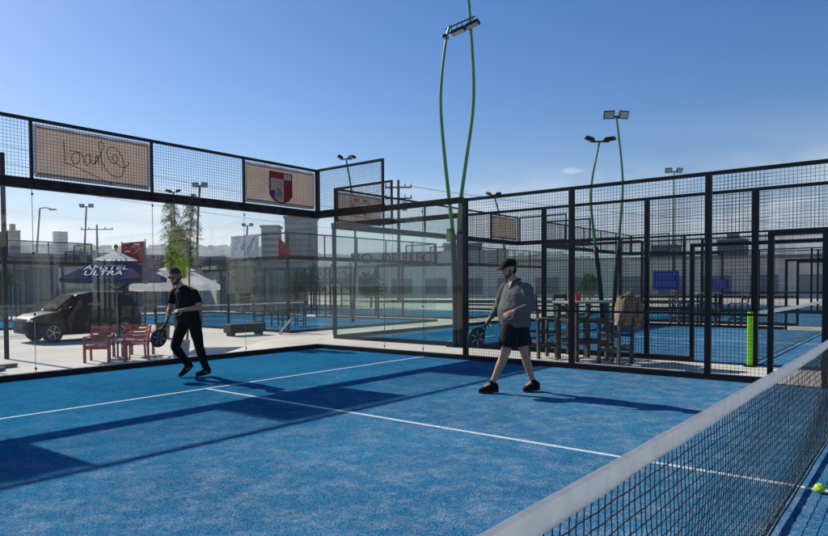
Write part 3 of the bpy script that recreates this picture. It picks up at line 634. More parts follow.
# ------------------------------------------------------------------ umbrellas
def umbrella(label, loc, half, z_e, z_a, m, mtop, val, rz=0):
    t = thing('umbrella', label, 'umbrella', loc, rz, 'patio umbrellas behind the glass wall')
    MB().cyl((0, 0, .06), (0, 0, z_a+.1), .024, 10).build('pole', DK, t); MB().loft([((0, 0, 0), (.26, 0, 0), (0, .26, 0)), ((0, 0, .05), (.25, 0, 0), (0, .25, 0)), ((0, 0, .09), (.06, 0, 0), (0, .06, 0))]).build('base', GTOP, t)
    zt = z_e+(z_a-z_e)*.62; ht = half*.36; ca = MB(); K = 6
    cor = [(-1, -1), (1, -1), (1, 1), (-1, 1)]
    for q in range(4):
        (ax, ay), (bx, by) = cor[q], cor[(q+1) % 4]; rows = 6; k0 = len(ca.v)
        for j in range(rows+1):
            f_ = j/rows; hw = half+(ht-half)*f_; z_ = z_e+(zt-z_e)*f_
            for i in range(K+1):
                u = i/K; dd = 1-.045*math.sin(math.pi*u)*(1-f_*.5); ca.v.append(((ax+(bx-ax)*u)*hw*dd, (ay+(by-ay)*u)*hw*dd, z_-.035*math.sin(math.pi*u)*(1-f_)))
        for j in range(rows):
            for i in range(K): a = k0+j*(K+1)+i; ca.f.append((a, a+1, a+K+2, a+K+1))
        k0 = len(ca.v)
        for i in range(K+1):
            u = i/K; dd = 1-.045*math.sin(math.pi*u); x, y = (ax+(bx-ax)*u)*half*dd, (ay+(by-ay)*u)*half*dd; z_ = z_e-.035*math.sin(math.pi*u); ca.v += [(x, y, z_), (x*1.003, y*1.003, z_-val)]
        for i in range(K): a = k0+2*i; ca.f.append((a, a+1, a+3, a+2))
    ca.build('canopy', m, t, smooth=False)
    tv = MB(); h2 = half*.42; z2 = zt-.01
    for q in range(4): (ax, ay), (bx, by) = cor[q], cor[(q+1) % 4]; tv.quad((ax*h2, ay*h2, z2+.05), (bx*h2, by*h2, z2+.05), (bx*.03, by*.03, z_a), (ax*.03, ay*.03, z_a))
    tv.build('vent_cap', mtop, t); MB().ball((0, 0, z_a+.12), .05, rz=.07).build('finial', INK, t)
    for ax, ay in cor: MB().bar((ax*.03, ay*.03, z_a-.12), (ax*half*.985, ay*half*.985, z_e-.012), .018, .024).build('rib', STEEL, t)
    st = MB()
    for ax, ay in cor: st.bar((ax*.03, ay*.03, z_e-.25), (ax*half*.5, ay*half*.5, (z_e+z_a)/2-.09), .014, .014)
    st.build('struts', STEEL, t); return t
UR = -.85
U1 = umbrella('navy umbrella with white lettering over the red chairs', (8.05, 15.35, LOW), 0.97, 2.10, 2.78, NAVY, CREAM, .10, UR+.0)
def panel_text(root, body, size, m, half, z_e, z_a, fr, sx_=1, side=0):
    zt = z_e+(z_a-z_e)*.62; ht = half*.36; p0 = Vector((0, -half*.955, z_e-.02)); p1 = Vector((0, -ht*.955, zt)); up = (p1-p0).normalized(); nn = Vector((1, 0, 0)).cross(up)
    return text_obj('lettering', body, size, m, root, p0.lerp(p1, fr)+nn*.022+Vector((side, 0, 0)), (1, 0, 0), up, .003, sx_)
panel_text(U1, 'AMSTEL\nULTRA', .27, WHITEINK, 0.97, 2.10, 2.78, .42, 1.15)
MB().poly([(.975, -.975, 2.10), (.70, -.935, 2.085), (.82, -.84, 2.22)], (0, 0, .006)).build('red_corner', REDC, U1)
U2_ = umbrella('cream white umbrella with coloured lettering behind the man in black', (11.15, 17.55, LOW), 1.14, 1.93, 2.62, CREAM, CREAM, .16, UR+.08)
panel_text(U2_, 'Kaminos', .24, mat('red_print', (.45, .03, .05), .7), 1.14, 1.93, 2.62, .24, 1.1, -.1)
MB().poly([(-.72, -1.13, 1.96), (-.60, -1.13, 1.96), (-.72, -1.0, 2.08), (-.56, -.88, 2.2), (-.66, -.88, 2.2), (-.84, -1.01, 2.08)], (0, -.02, .02)).build('green_mark', mat('green_print', (.02, .3, .12), .7), U2_)

# ------------------------------------------------------------------ red chairs and low table
def red_chair(label, loc, rz):
    t = thing('patio_armchair', label, 'armchair', loc, rz, 'red wooden armchairs by the navy umbrella')   # faces -y
    b = MB()
    for k in range(6): b.box((-.26, -.28+k*.09, .40), (.26, -.28+k*.09+.075, .425))
    b.build('seat', REDW, t)
    b = MB()
    for s_ in (-1, 1): b.bar((s_*.27, .24, .42), (s_*.27, .34, .90), .045, .04)
    for k in range(4): z_ = .52+.105*k; b.bar((-.25, .255+.02*k, z_), (.25, .255+.02*k, z_), .02, .075)
    b.build('backrest', REDW, t)
    for s_ in (-1, 1):
        MB().box((s_*.27-.035, -.34, .625), (s_*.27+.045, .29, .65)).build('armrest', REDW, t)
        MB().box((s_*.28-.03, -.32, 0), (s_*.28+.03, -.27, .625)).build('leg', REDW, t); MB().bar((s_*.28, .27, 0), (s_*.28, .245, .42), .05, .05).build('leg', REDW, t)
    MB().box((-.25, -.31, .33), (.25, -.29, .40)).build('apron', REDW, t); return t
C1 = red_chair('red wooden armchair left of the umbrella pole, facing out', (7.62, 15.42, LOW), -.70)
dup(C1, (8.36, 15.02, LOW), -1.95, 'red wooden armchair right of the umbrella pole, turned towards the table')
dup(C1, (8.95, 15.9, LOW), 2.4, 'third red armchair half hidden behind the right-hand one')
t = thing('patio_table', 'small pale table top between the red armchairs', 'table', (8.03, 15.2, LOW), -.7); MB().loft([((0, 0, .52), (.36, 0, 0), (0, .3, 0)), ((0, 0, .545), (.37, 0, 0), (0, .31, 0))], 24).build('table_top', TABLET, t)
for sx_, sy in ((-1, -1), (1, -1), (1, 1), (-1, 1)): MB().bar((sx_*.2, sy*.16, 0), (sx_*.2, sy*.16, .52), .035, .035).build('leg', REDW, t)

# ------------------------------------------------------------------ car
def car(label, loc, rz):
    t = thing('parked_car', label, 'car', loc, rz)     # nose towards -x
    # stations along x: z of sill, z of belt, half width
    body = MB(); st = [(-2.2, .42, .62, .62), (-2.12, .30, .80, .80), (-1.8, .25, .93, .90), (-1.1, .24, 1.02, .93), (-.6, .24, 1.06, .94), (.6, .24, 1.08, .94), (1.5, .25, 1.10, .93), (2.0, .30, 1.08, .88), (2.18, .42, .95, .80)]
    k0 = 0
    for x, z0, z1, w in st:
        for (yy, zz_) in ((-w*.93, z0), (-w, z0+.12), (-w*1.0, (z0+z1)/2), (-w*.96, z1-.06), (-w*.86, z1), (w*.86, z1), (w*.96, z1-.06), (w, (z0+z1)/2), (w, z0+.12), (w*.93, z0)): body.v.append((x, yy, zz_))
    n_ = 10
    for i in range(len(st)-1):
        for j in range(n_): a = i*n_+j; b_ = i*n_+(j+1) % n_; body.f.append((a, b_, b_+n_, a+n_))
    body.f += [tuple(reversed(range(n_))), tuple((len(st)-1)*n_+j for j in range(n_))]
    bo = body.build('body', CARP, t, smooth=True, bevel=.02)
    rf = MB(); rf.loft([((.55-.0, 0, 1.60), (1.15, 0, 0), (0, .60, 0)), ((.55, 0, 1.66), (1.0, 0, 0), (0, .5, 0))], 20)
    cab = MB(); prof = [(-1.15, 1.03), (-.35, 1.58), (.2, 1.655), (1.2, 1.63), (1.75, 1.52), (2.12, 1.08)]
    cab.v = [(x, -(.86 if z_ < 1.2 else .66), z_) for x, z_ in prof]+[(x, (.86 if z_ < 1.2 else .66), z_) for x, z_ in prof]; q = len(prof)
    cab.f = [tuple(range(q)), tuple(reversed(range(q, 2*q)))]+[(i, i+q, (i+1) % q+q, (i+1) % q) for i in range(q)]
    cab.build('cabin', CARP, t, bevel=.03)
    for s_ in (-1, 1):
        f_ = lambda z_: s_*(.86-(z_-1.08)*.4+.012)
        for pts in ([(-.85, 1.12), (-.3, 1.50), (.3, 1.56), (.3, 1.12)], [(.38, 1.12), (.38, 1.565), (1.05, 1.55), (1.2, 1.12)], [(1.3, 1.14), (1.15, 1.54), (1.55, 1.47), (1.78, 1.2)]):
            P = [(x, f_(z_), z_) for x, z_ in pts]; P = P if s_ < 0 else P[::-1]; MB().poly(P, (0, s_*.006, 0)).build('side_window', CARG, t)
        b = MB(); b.ball((-.72, s_*1.02, 1.12), .08, .1, .07); b.build('mirror', CARP, t, smooth=True)
        b = MB(); b.ball((-2.02, s_*.66, .74), .14, .16, .07); b.build('headlight', LAMPW, t, smooth=True); b = MB(); b.ball((2.08, s_*.70, .92), .10, .14, .10); b.build('taillight', LAMPR, t, smooth=True)
        for x in (-1.35, 1.4):
            w_ = MB(); w_.loft([((x, s_*.72, .34), (.33, 0, 0), (0, 0, .33)), ((x, s_*.74, .34), (.35, 0, 0), (0, 0, .35)), ((x, s_*.93, .34), (.35, 0, 0), (0, 0, .35)), ((x, s_*.955, .34), (.32, 0, 0), (0, 0, .32))], 24); wo = w_.build('wheel', RUBBER, t, smooth=False)
            r_ = MB(); r_.cyl((x, s_*.93, .34), (x, s_*.958, .34), .06)
            for k in range(5): a = 2*math.pi*k/5; r_.bar((x, s_*.958, .34), (x+.21*math.cos(a), s_*.958, .34+.21*math.sin(a)), .05, .02, (0, 1, 0))
            r_.tube([(x+.22*math.cos(2*math.pi*k/24), s_*.956, .34+.22*math.sin(2*math.pi*k/24)) for k in range(25)], .015, 5); r_.build('rim', ALLOY, wo)
            ar = MB(); ar.tube([(x+.41*math.cos(math.pi*k/14), s_*.935, .36+.41*math.sin(math.pi*k/14)) for k in range(15)], .035, 6); ar.build('wheel_arch', RUBBER, t)
    MB().poly([(-1.12, -.7, 1.09), (-.42, -.6, 1.565), (-.42, .6, 1.565), (-1.12, .7, 1.09)], (-.03, 0, .025)).build('windscreen', mat('windscreen_glass', (.008, .01, .012), .8, spec=.02), t)
    MB().poly([(2.10, .68, 1.14), (1.79, .58, 1.49), (1.79, -.58, 1.49), (2.10, -.68, 1.14)], (.014, 0, .01)).build('rear_window', CARG, t)
    MB().box((2.175, -.26, .66), (2.20, .26, .78)).build('number_plate', WHITEINK, t); MB().box((-2.21, -.45, .48), (-2.14, .45, .62)).build('grille', INK, t)
    b = MB()
    for s_ in (-1, 1): b.bar((-.2, s_*.58, 1.69), (1.5, s_*.58, 1.67), .03, .03)
    b.build('roof_rails', STEEL, t); return t
car('dark blue parked car seen side-on behind the glass at far left', (10.5, 22.9, LOW), -.04).scale = (.90, .95, 1.03)

# ------------------------------------------------------------------ feathery tree and planter
t = thing('feathery_tree', 'tall feathery yellow-green tree with thin bare stems behind the man in black', 'tree', (9.1, 14.15, LOW), 0)
rg = random.Random(11); tr = MB(); fg = MB(); lo_ = MB()
for sx0, hgt in ((-.16, 4.05), (.28, 4.25)):
    base = LAT*sx0*.6; topv = LAT*sx0*1.25
    P = [base.lerp(topv, i/10)+Vector((rg.uniform(-.02, .02), rg.uniform(-.02, .02), hgt*i/10)) for i in range(11)]; tr.tube(P, [.035-.0025*i for i in range(11)], 7)
    for k in range(44):
        f_ = .58+.42*k/43; i = f_*10; p = P[min(int(i), 9)].lerp(P[min(int(i)+1, 10)], i-int(i)); L_ = (.40-.24*abs(f_-.8)/.25)*rg.uniform(.5, 1)
        for q in range(6):
            a = rg.uniform(0, 6.28); d = Vector((math.cos(a), math.sin(a), rg.uniform(.1, .7))); m_ = p+d*L_*.55; e_ = p+d*L_-Vector((0, 0, L_*.7)); tr.tube([p, m_, e_], [.006, .004, .002], 3, False)
            for w in range(9):
                c = m_.lerp(e_, w/8) if w > 3 else p.lerp(m_, .3+w*.2); dd = Vector((rg.uniform(-1, 1), rg.uniform(-1, 1), rg.uniform(-1.1, .2)))*.085; s2 = Vector((rg.uniform(-1, 1), rg.uniform(-1, 1), rg.uniform(-1, 1)))*.010; fg.quad(c-s2, c+s2, c+dd)
for k in range(2600):
    a = rg.uniform(0, 6.28); zz_ = rg.uniform(2.1, 3.35); r = .34*math.sqrt(rg.random())*(1-abs(zz_-2.6)/1.2); c = LAT*-.02+Vector((math.cos(a)*r, math.sin(a)*r, zz_)); d = Vector((math.cos(a)*.5, math.sin(a)*.5, rg.uniform(-.9, .8)))*rg.uniform(.08, .17); s2 = Vector((-math.sin(a), math.cos(a), rg.uniform(-.5, .5)))*.018
    lo_.quad(c, c+d*.5+s2, c+d, c+d*.5-s2)
tr.build('trunk', BARK, t); fg.build('crown', LEAFG, t); lo_.build('lower_foliage', LEAFY, t)
t = thing('planter', 'square grey planter at the foot of the feathery tree', 'planter', (9.1, 14.15, LOW), .3); MB().loft([((0, 0, 0), (.24, 0, 0), (0, .24, 0)), ((0, 0, .5), (.32, 0, 0), (0, .32, 0))], 4).build('pot', GTOP, t); MB().cyl((0, 0, .44), (0, 0, .505), .2, 16).build('soil', BARK, t)

# ------------------------------------------------------------------ bar table, stools, jacket, cup
def bar_table(label, loc, rz=0):
    t = thing('bar_table', label, 'table', loc, rz, 'tall bar tables between the courts')
    MB().box((-.42, -.36, 1.06), (.42, .36, 1.10)).build('table_top', GTOP, t, bevel=.006)
    for a, b_ in ((-1, -1), (1, -1), (1, 1), (-1, 1)): MB().box((a*.33-.035, b_*.28-.035, 0), (a*.33+.035, b_*.28+.035, 1.06)).build('leg', GREYW, t)
    for z_ in (.32, .72): b = MB(); b.box((-.30, -.29, z_), (.30, -.26, z_+.06)); b.box((-.30, .26, z_), (.30, .29, z_+.06)); b.box((-.345, -.245, z_), (-.315, .245, z_+.06)); b.box((.315, -.245, z_), (.345, .245, z_+.06)); b.build('rail', GREYW, t)
    return t
def bar_stool(label, loc, rz=0):
    t = thing('bar_stool', label, 'bar stool', loc, rz, 'tall dark wooden bar stools between the courts')   # faces +x local, back at -x
    b = MB()
    for k in range(4): b.box((-.19+.1*k, -.21, .74), (-.19+.1*k+.088, .21, .765))
    b.build('seat', GREYW, t, bevel=.004)
    for s_ in (-1, 1): MB().bar((-.2, s_*.19, 0), (-.22, s_*.19, .735), .05, .05).build('leg', GREYW, t); MB().bar((.2, s_*.19, 0), (.2, s_*.19, .735), .05, .05).build('leg', GREYW, t)
    b = MB()
    for s_ in (-1, 1): b.bar((-.22, s_*.19, .77), (-.27, s_*.19, 1.22), .045, .04)
    for z_ in (.92, 1.05, 1.17): b.bar((-.235-(z_-.8)*.1, -.17, z_), (-.235-(z_-.8)*.1, .17, z_), .02, .08)
    b.build('backrest', GREYW, t)
    b = MB()
    for z_ in (.22, .48): b.box((-.18, -.205, z_), (.18, -.175, z_+.05)); b.box((-.18, .175, z_), (.18, .205, z_+.05))
    b.box((.19, -.165, .30), (.215, .165, .35)); b.box((-.215, -.165, .30), (-.19, .165, .35)); b.build('stretchers', GREYW, t); return t
ANG = math.atan2(-.771, .637)
BT = bar_table('tall grey bar table with a red cup, right of the man in grey', (11.35, 4.30, 0), ANG+.35)
ST = bar_stool('tall dark stool just right of the man in grey, left of the bar table', (11.25, 5.05, 0), ANG+.3)
s2 = dup(ST, (11.15, 3.60, 0), ANG+math.pi-.95, 'tall dark stool draped with the tan jacket')
dup(ST, (11.78, 4.72, 0), ANG-.9, 'third tall dark stool behind the bar table')
dup(BT, (23.2, 5.0, 0), .4, 'distant bar table beyond the second court, left of the thick black post'); dup(ST, (23.1, 5.9, 0), ANG+.3, 'distant stool left of the far bar table, below the blue notice'); dup(ST, (23.2, 4.1, 0), ANG+math.pi, 'distant stool right of the far bar table')
dup(BT, (19.6, 22.6, LOW), .4, 'bar table standing behind the glass of the low court, left of its gate'); dup(ST, (18.9, 23.3, LOW), ANG, 'stool left of the bar table behind the low court glass'); dup(ST, (20.3, 22.0, LOW), ANG+3, 'stool right of the bar table behind the low court glass')
t = thing('drinking_cup', 'small red cup on the tall bar table', 'cup', (11.42, 4.42, 1.10)); MB().loft([((0, 0, 0), (.045, 0, 0), (0, .045, 0)), ((0, 0, .11), (.06, 0, 0), (0, .06, 0))], 20).build('cup_wall', CUP, t, smooth=False); MB().cyl((0, 0, .11), (0, 0, .118), .063, 20).build('rim', CUP, t)
# jacket hung over the stool back: thick draped cloth
jk = MB(); NU, NV = 36, 22; jr = random.Random(4)
jb = Vector((11.15, 3.60, 0)); ja = ANG+math.pi-.95; jx = Vector((math.cos(ja), math.sin(ja), 0)); jy = Vector((-math.sin(ja), math.cos(ja), 0)); cpos = jb-jx*.27
for side in (0, 1):
    for j in range(NV+1):
        for i in range(NU+1):
            u = i/NU*2-1; v = j/NV
            wdt = .245+.07*v-.05*(1-v)**4; fold = .034*math.sin(u*9+1+v*1.2)*min(v*1.6, 1)+.016*math.sin(u*21+v*5)+.020*mn.noise(Vector((u*5, v*4, side*3)))
            top = 1.265-.075*abs(u)**1.6-.02*math.sin(u*6)+.012*math.sin(u*17); L_ = .50+.06*math.sin(u*5+1)-(.13 if abs(u-.05) < .07 and side == 0 else 0)+.07*(1 if -.25 < u < .1 else 0)*0
            zz_ = top-L_*v; off = (.025+.062*math.sin(min(v*1.9, 1)*math.pi/2))*(1 if side else -1)+fold*(1 if side else -1)
            if v == 0: off = 0
            jk.v.append(tuple(cpos+jx*off+jy*(u*wdt)+Vector((0, 0, zz_))))
n0 = (NU+1)*(NV+1)
for side in (0, 1):
    for j in range(NV):
        for i in range(NU): a = side*n0+j*(NU+1)+i; q = (a, a+1, a+NU+2, a+NU+1); jk.f.append(q if side else q[::-1])
for j in range(NV):
    for e_ in (0, NU): a = j*(NU+1)+e_; q = (a, a+NU+1, a+NU+1+n0, a+n0); jk.f.append(q if e_ else q[::-1])
for i in range(NU): a = NV*(NU+1)+i; jk.f.append((a, a+1, a+1+n0, a+n0))
t = thing('jacket', 'tan jacket draped over the back of a tall stool', 'jacket', tuple(cpos)); jo = jk.build('jacket_body', JACKET, t, smooth=True)
jo.location = -Vector(cpos)
for s_ in (-1, 1):
    sl_ = MB(); q = lambda a, b_, c_: tuple(jx*a+jy*b_+Vector((0, 0, c_))); 
    if s_ < 0: sl_.limb([q(-.055, -.17, 1.17), q(-.085, -.20, .98), q(-.09, -.13, .80), q(-.085, -.10, .66)], [.045, .055, .052, .046], 18)
    else: sl_.limb([q(-.045, .16, 1.18), q(-.085, .15, .98), q(-.10, .19, .76)], [.045, .055, .048], 18)
    sl_.limb([q(.055, s_*.17, 1.16), q(.085, s_*.19, .98), q(.09, s_*.18, .76)], [.045, .055, .048], 18); slo = sl_.build('sleeve', JACKET, t, remesh=.010)
    for v in slo.data.vertices: v.co = v.co+v.normal*(mn.noise(Vector((v.co.x*12, v.co.y*12, v.co.z*20)))*.022+mn.noise(v.co*38)*.007)

# ------------------------------------------------------------------ clutter by the low court and far left
t = thing('low_bench', 'long low dark bench on the concrete in front of the low court', 'bench', (15.2, 19.5, LOW), -.12); MB().box((-.75, -.3, .12), (.75, .3, .46)).build('seat', INK, t, bevel=.03)
for x in (-.6, .6): MB().box((x-.05, -.25, 0), (x+.05, .25, .12)).build('leg', INK, t)
t = thing('leaning_board', 'dark board leaning at an angle at the right end of the low bench', 'board', (16.25, 18.7, LOW), -.6); MB().bar((0, 0, .03), (.45, .1, .55), .3, .04).build('board', INK, t); MB().bar((.40, .12, .02), (.40, .1, .44), .04, .04).build('prop', DK, t)
t = thing('storage_bin', 'small dark bin left of the long low bench', 'bin', (12.6, 20.9, LOW), 0); MB().loft([((0, 0, 0), (.26, 0, 0), (0, .26, 0)), ((0, 0, .55), (.3, 0, 0), (0, .3, 0))], 4).build('tub', DK, t); MB().loft([((0, 0, .552), (.32, 0, 0), (0, .32, 0)), ((0, 0, .6), (.28, 0, 0), (0, .28, 0))], 4).build('lid', INK, t)
t = thing('tall_screen', 'dark green screen board on a thick black post at the far left edge', 'screen', (6.3, 18.0, LOW), 0); MB().cyl((.09, 0, 0), (.09, 0, 5.4), .06, 12).build('post', BLACK, t); MB().box((-1.4, .1, 2.7), (.22, .16, 3.35)).build('board', DARKGREEN, t); MB().box((-1.3, .1, 0), (-1.22, .16, 2.7)).build('post', BLACK, t)
t = thing('crate', 'bright blue crate on the concrete at the far left edge', 'crate', (5.55, 19.6, LOW), .1); MB().box((-.5, -.3, .1), (.42, .3, .72)).build('tub', BIN, t, bevel=.02); MB().box((-.5, -.32, .03), (.55, .32, .1)).build('base', STEEL, t)
t = thing('floor_rack', 'low dark bars lying on the concrete at the left edge', 'rack', (5.5, 15.6, LOW), .1); MB().bar((-.8, .2, .05), (.4, .3, .05), .12, .08).build('bar', DK, t); MB().bar((-.8, -.25, .05), (-.1, -.2, .05), .12, .08).build('bar', DK, t)

# ------------------------------------------------------------------ buildings
def tower(label, loc, w, d, hgt, m, rz=0, fl=3.0, cols=8, name='apartment_tower', extra=False):
    t = thing(name, label, 'building', loc, rz, None)
    MB().box((-w/2, -d/2, 0), (w/2, d/2, hgt)).build('wall', m, t); MB().box((-w/2-.3, -d/2-.3, hgt), (w/2+.3, d/2+.3, hgt+.5)).build('roof', ROOFM, t)
    n_ = int(hgt/fl); 
    for k in range(1, n_):
        z_ = fl*k; h2 = fl*.42
        MB().box((-w*.46, -d/2-.05, z_+.2*fl), (w*.46, -d/2+.02, z_+.2*fl+h2)).build('window_band', TWIN, t)
        MB().box((-w/2-.05, -d*.44, z_+.2*fl), (-w/2+.02, d*.44, z_+.2*fl+h2)).build('window_band', TWIN, t)
    if extra: MB().box((-w*.2, -d*.2, hgt+.5), (w*.2, d*.2, hgt+3.5)).build('lift_housing', m, t)
    return t
tower('broad grey apartment tower behind the corner of the glass wall', (108.6, 119.2, 0), 7.2, 7, 18.0, TOWERA, YAW-math.pi/2, 1.35, 9, extra=False)
tower('pale lower building left of the broad grey tower, behind the red pennant', (101.0, 121.5, 0), 4.0, 5, 15.5, mat('pale_plaster', (.42, .41, .39), .8), YAW-math.pi/2, 1.5, 6)
tower('bluish tower at the far left edge on the hill foot', (119, 330, 0), 4.5, 6, 28, TOWERB, 0, 2.9, 5, extra=True)
tower('square white tower alone on the skyline at left', (309, 726, 0), 12, 9, 62, mat('white_tower', (.34, .35, .37), .8), 0, 3.3, 6)
tower('dark block on the skyline right of the thick black post', (332, 69.5, 0), 11, 11, 21.5, TOWERB, 0, 3, 5, extra=True)
tower('small dark block on the skyline above the blue notice', (364, 109, 0), 14, 12, 22, TOWERB, 0, 3, 6)
tower('squat grey block on the skyline above the lettered roof', (190, 126, 0), 13, 12, 15.5, TOWERA, -.9, 3, 6)
t = thing('lettered_warehouse', 'long pale hall with dark lettering along its roof edge', 'building', (0, 0, 0))
A, B = Vector((54, 50.5, 0)), Vector((74, -2, 0)); dAB = (B-A).normalized(); nAB = Vector((-dAB.y, dAB.x, 0)); ln = (B-A).length
if nAB.dot(A) < 0: nAB = -nAB
c = MB(); mid = (A+B)/2+nAB*6; c.obox(mid+Vector((0, 0, 1.9)), dAB*ln/2, nAB*6, (0, 0, 1.9)); c.build('wall', PALEWALL, t)
MB().obox(mid+Vector((0, 0, 3.95)), dAB*(ln/2+.3), nAB*6.3, (0, 0, .14)).build('roof', ROOFM, t)
fa = MB(); fa.obox(A+dAB*9-nAB*.2+Vector((0, 0, 4.45)), dAB*9, nAB*.15, (0, 0, .72)); fa.build('fascia', mat('fascia_pale', (.42, .43, .42), .7), t)
for k in range(14): MB().obox(A+dAB*(2+k*4.0)-nAB*.02+Vector((0, 0, 1.3)), dAB*1.2, nAB*.06, (0, 0, .9)).build('window', TWIN, t)
lc = A-nAB*.4
for body, px, w in (('VO', 1.4, 1.2), ('DE ELECT', 7.2, 1.0)): text_obj('lettering', body, 1.6, INK, t, lc+dAB*px+Vector((0, 0, 4.45)), dAB, (0, 0, 1), .03, w)
def pavilion(label, A, B, H, D, m, bays, door=None):
    A, B = Vector(A), Vector(B); d = (B-A).normalized(); n_ = Vector((-d.y, d.x, 0)); n_ = n_ if n_.dot(A) > 0 else -n_; ln = (B-A).length
    t = thing('pavilion', label, 'building', tuple(A), 0); c = d*ln/2+n_*D/2
    MB().obox(c+Vector((0, 0, H/2)), d*ln/2, n_*D/2, (0, 0, H/2)).build('wall', m, t); MB().obox(c-n_*.6+Vector((0, 0, H+.15)), d*(ln/2+.4), n_*(D/2+.9), (0, 0, .14)).build('roof', ROOFM, t)
    w = ln/bays
    for k in range(bays):
        q = d*(w*(k+.5)); f = MB().obox(q-n_*.03+Vector((0, 0, H*.46)), d*w*.40, n_*.05, (0, 0, H*.38)).build('window', CARG, t)
        f.data.materials[0] = TWIN; b = MB(); b.obox(q-n_*.09+Vector((0, 0, H*.46)), d*.04, n_*.02, (0, 0, H*.38)); b.obox(q-n_*.12+Vector((0, 0, H*.55)), d*w*.40, n_*.02, (0, 0, .04)); b.build('frame', STEEL, f)
    for k in range(bays+1): MB().obox(d*w*k-n_*1.2+Vector((0, 0, H/2)), d*.08, n_*.08, (0, 0, H/2)).build('column', DK, t)
    return t
pavilion('long dark glazed pavilion behind the umbrellas and the parked car', (6, 57, LOW), (43, 46, LOW), 4.2, 7, mat('blue_grey_cladding', (.34, .37, .40), .7, var=.15, scale=.5), 14)
pavilion('pale two-bay kiosk behind the low court, left of the glass corner', (30, 42.5, LOW), (36, 40.5, LOW), 3.2, 4, PALEWALL, 3)
TF = fabric('dark_green_leaf', (.035, .06, .022), .25, .4, 2)
def bush_tree(label, loc, H, R, seed):
    rg = random.Random(seed); t = thing('broadleaf_tree', label, 'tree', loc, 0, 'small dark trees behind the low courts'); tr = MB(); cr_ = MB()
    tr.tube([(0, 0, 0), (.05, .03, H*.3), (-.03, .05, H*.6)], [.11, .08, .04], 7); cl = []
    for k in range(9):
        a = rg.uniform(0, 6.28); c = Vector((math.cos(a)*R*.5*rg.random(), math.sin(a)*R*.5*rg.random(), H*rg.uniform(.42, .85))); cl.append((c, R*rg.uniform(.3, .55))); tr.tube([(0, 0, H*.3), tuple(c)], [.05, .015], 5)
    for k in range(1500):
        c, r = rg.choice(cl); u = Vector((rg.gauss(0, 1), rg.gauss(0, 1), rg.gauss(0, 1))).normalized()*r*(.5+.6*rg.random()); p = c+u; d = Vector((rg.uniform(-1, 1), rg.uniform(-1, 1), rg.uniform(-1, 1))); e = d.cross(u).normalized()*.07; d = d*.10; cr_.quad(p-d, p+e, p+d, p-e)
    tr.build('trunk', BARK, t); cr_.build('crown', TF, t)
for k, (x, y, H, R, lab) in enumerate(((14.5, 42.5, 3.0, 1.5, 'dark round tree behind the cream umbrella'), (27.9, 36.5, 3.2, 1.5, 'dark tree just left of the second court glass corner'), (30.0, 33.0, 2.8, 1.4, 'dark bushy tree seen low through the green glass'), (41.0, 36.0, 3.3, 1.7, 'dark tree left of the wooden utility pole'), (22.5, 43.5, 3.0, 1.4, 'dark tree between the white banner and the red pennant'), (48.0, 19.5, 2.6, 1.3, 'dark tree left of the man in grey, far off'))): bush_tree(lab, (x, y, LOW if y > 15 else 0), H, R, k+20)
# club building behind the photographer, seen only as a reflection in the glass
t = thing('club_building', 'pale club house with tall arches, mirrored faintly in the left glass', 'building', (0, -23, 0))
MB().box((2, -8, 0), (34, 0, 6.2)).build('wall', FACADE, t); MB().box((1.6, -8.4, 6.2), (34.4, .4, 6.5)).build('roof', ROOFM, t)
for k in range(8):
    x = 5+k*3.6; P = [(x-1.05, .02, .1), (x+1.05, .02, .1)]+[(x+1.05*math.cos(math.pi*i/14), .02, 3.0+1.05*math.sin(math.pi*i/14)) for i in range(15)]; MB().poly(P, (0, .04, 0)).build('window', DARKOPEN, t)
    b = MB(); b.tube([(x+1.15*math.cos(math.pi*i/14), .05, 3.0+1.15*math.sin(math.pi*i/14)) for i in range(15)], .09, 6); b.build('arch_trim', mat('arch_trim_%d' % k, (.6, .57, .5), .8) if k == 0 else bpy.data.materials['arch_trim_0'], t)

# ------------------------------------------------------------------ ball
def ball(label, c):
    t = thing('padel_ball', label, 'ball', c); MB().ball((0, 0, .033), .033, n=24, m=16).build('felt', BALL, t, smooth=True)
    MB().tube([(.0332*math.cos(a)*math.cos(.45*math.sin(2*a)), .0332*math.sin(a)*math.cos(.45*math.sin(2*a)), .033+.0332*math.sin(.45*math.sin(2*a))) for a in [2*math.pi*i/40 for i in range(41)]], .0012, 4).build('seam', WHITEINK, t)
ball('yellow-green ball on the blue turf just in front of the near net', (4.93, -.125, .012))

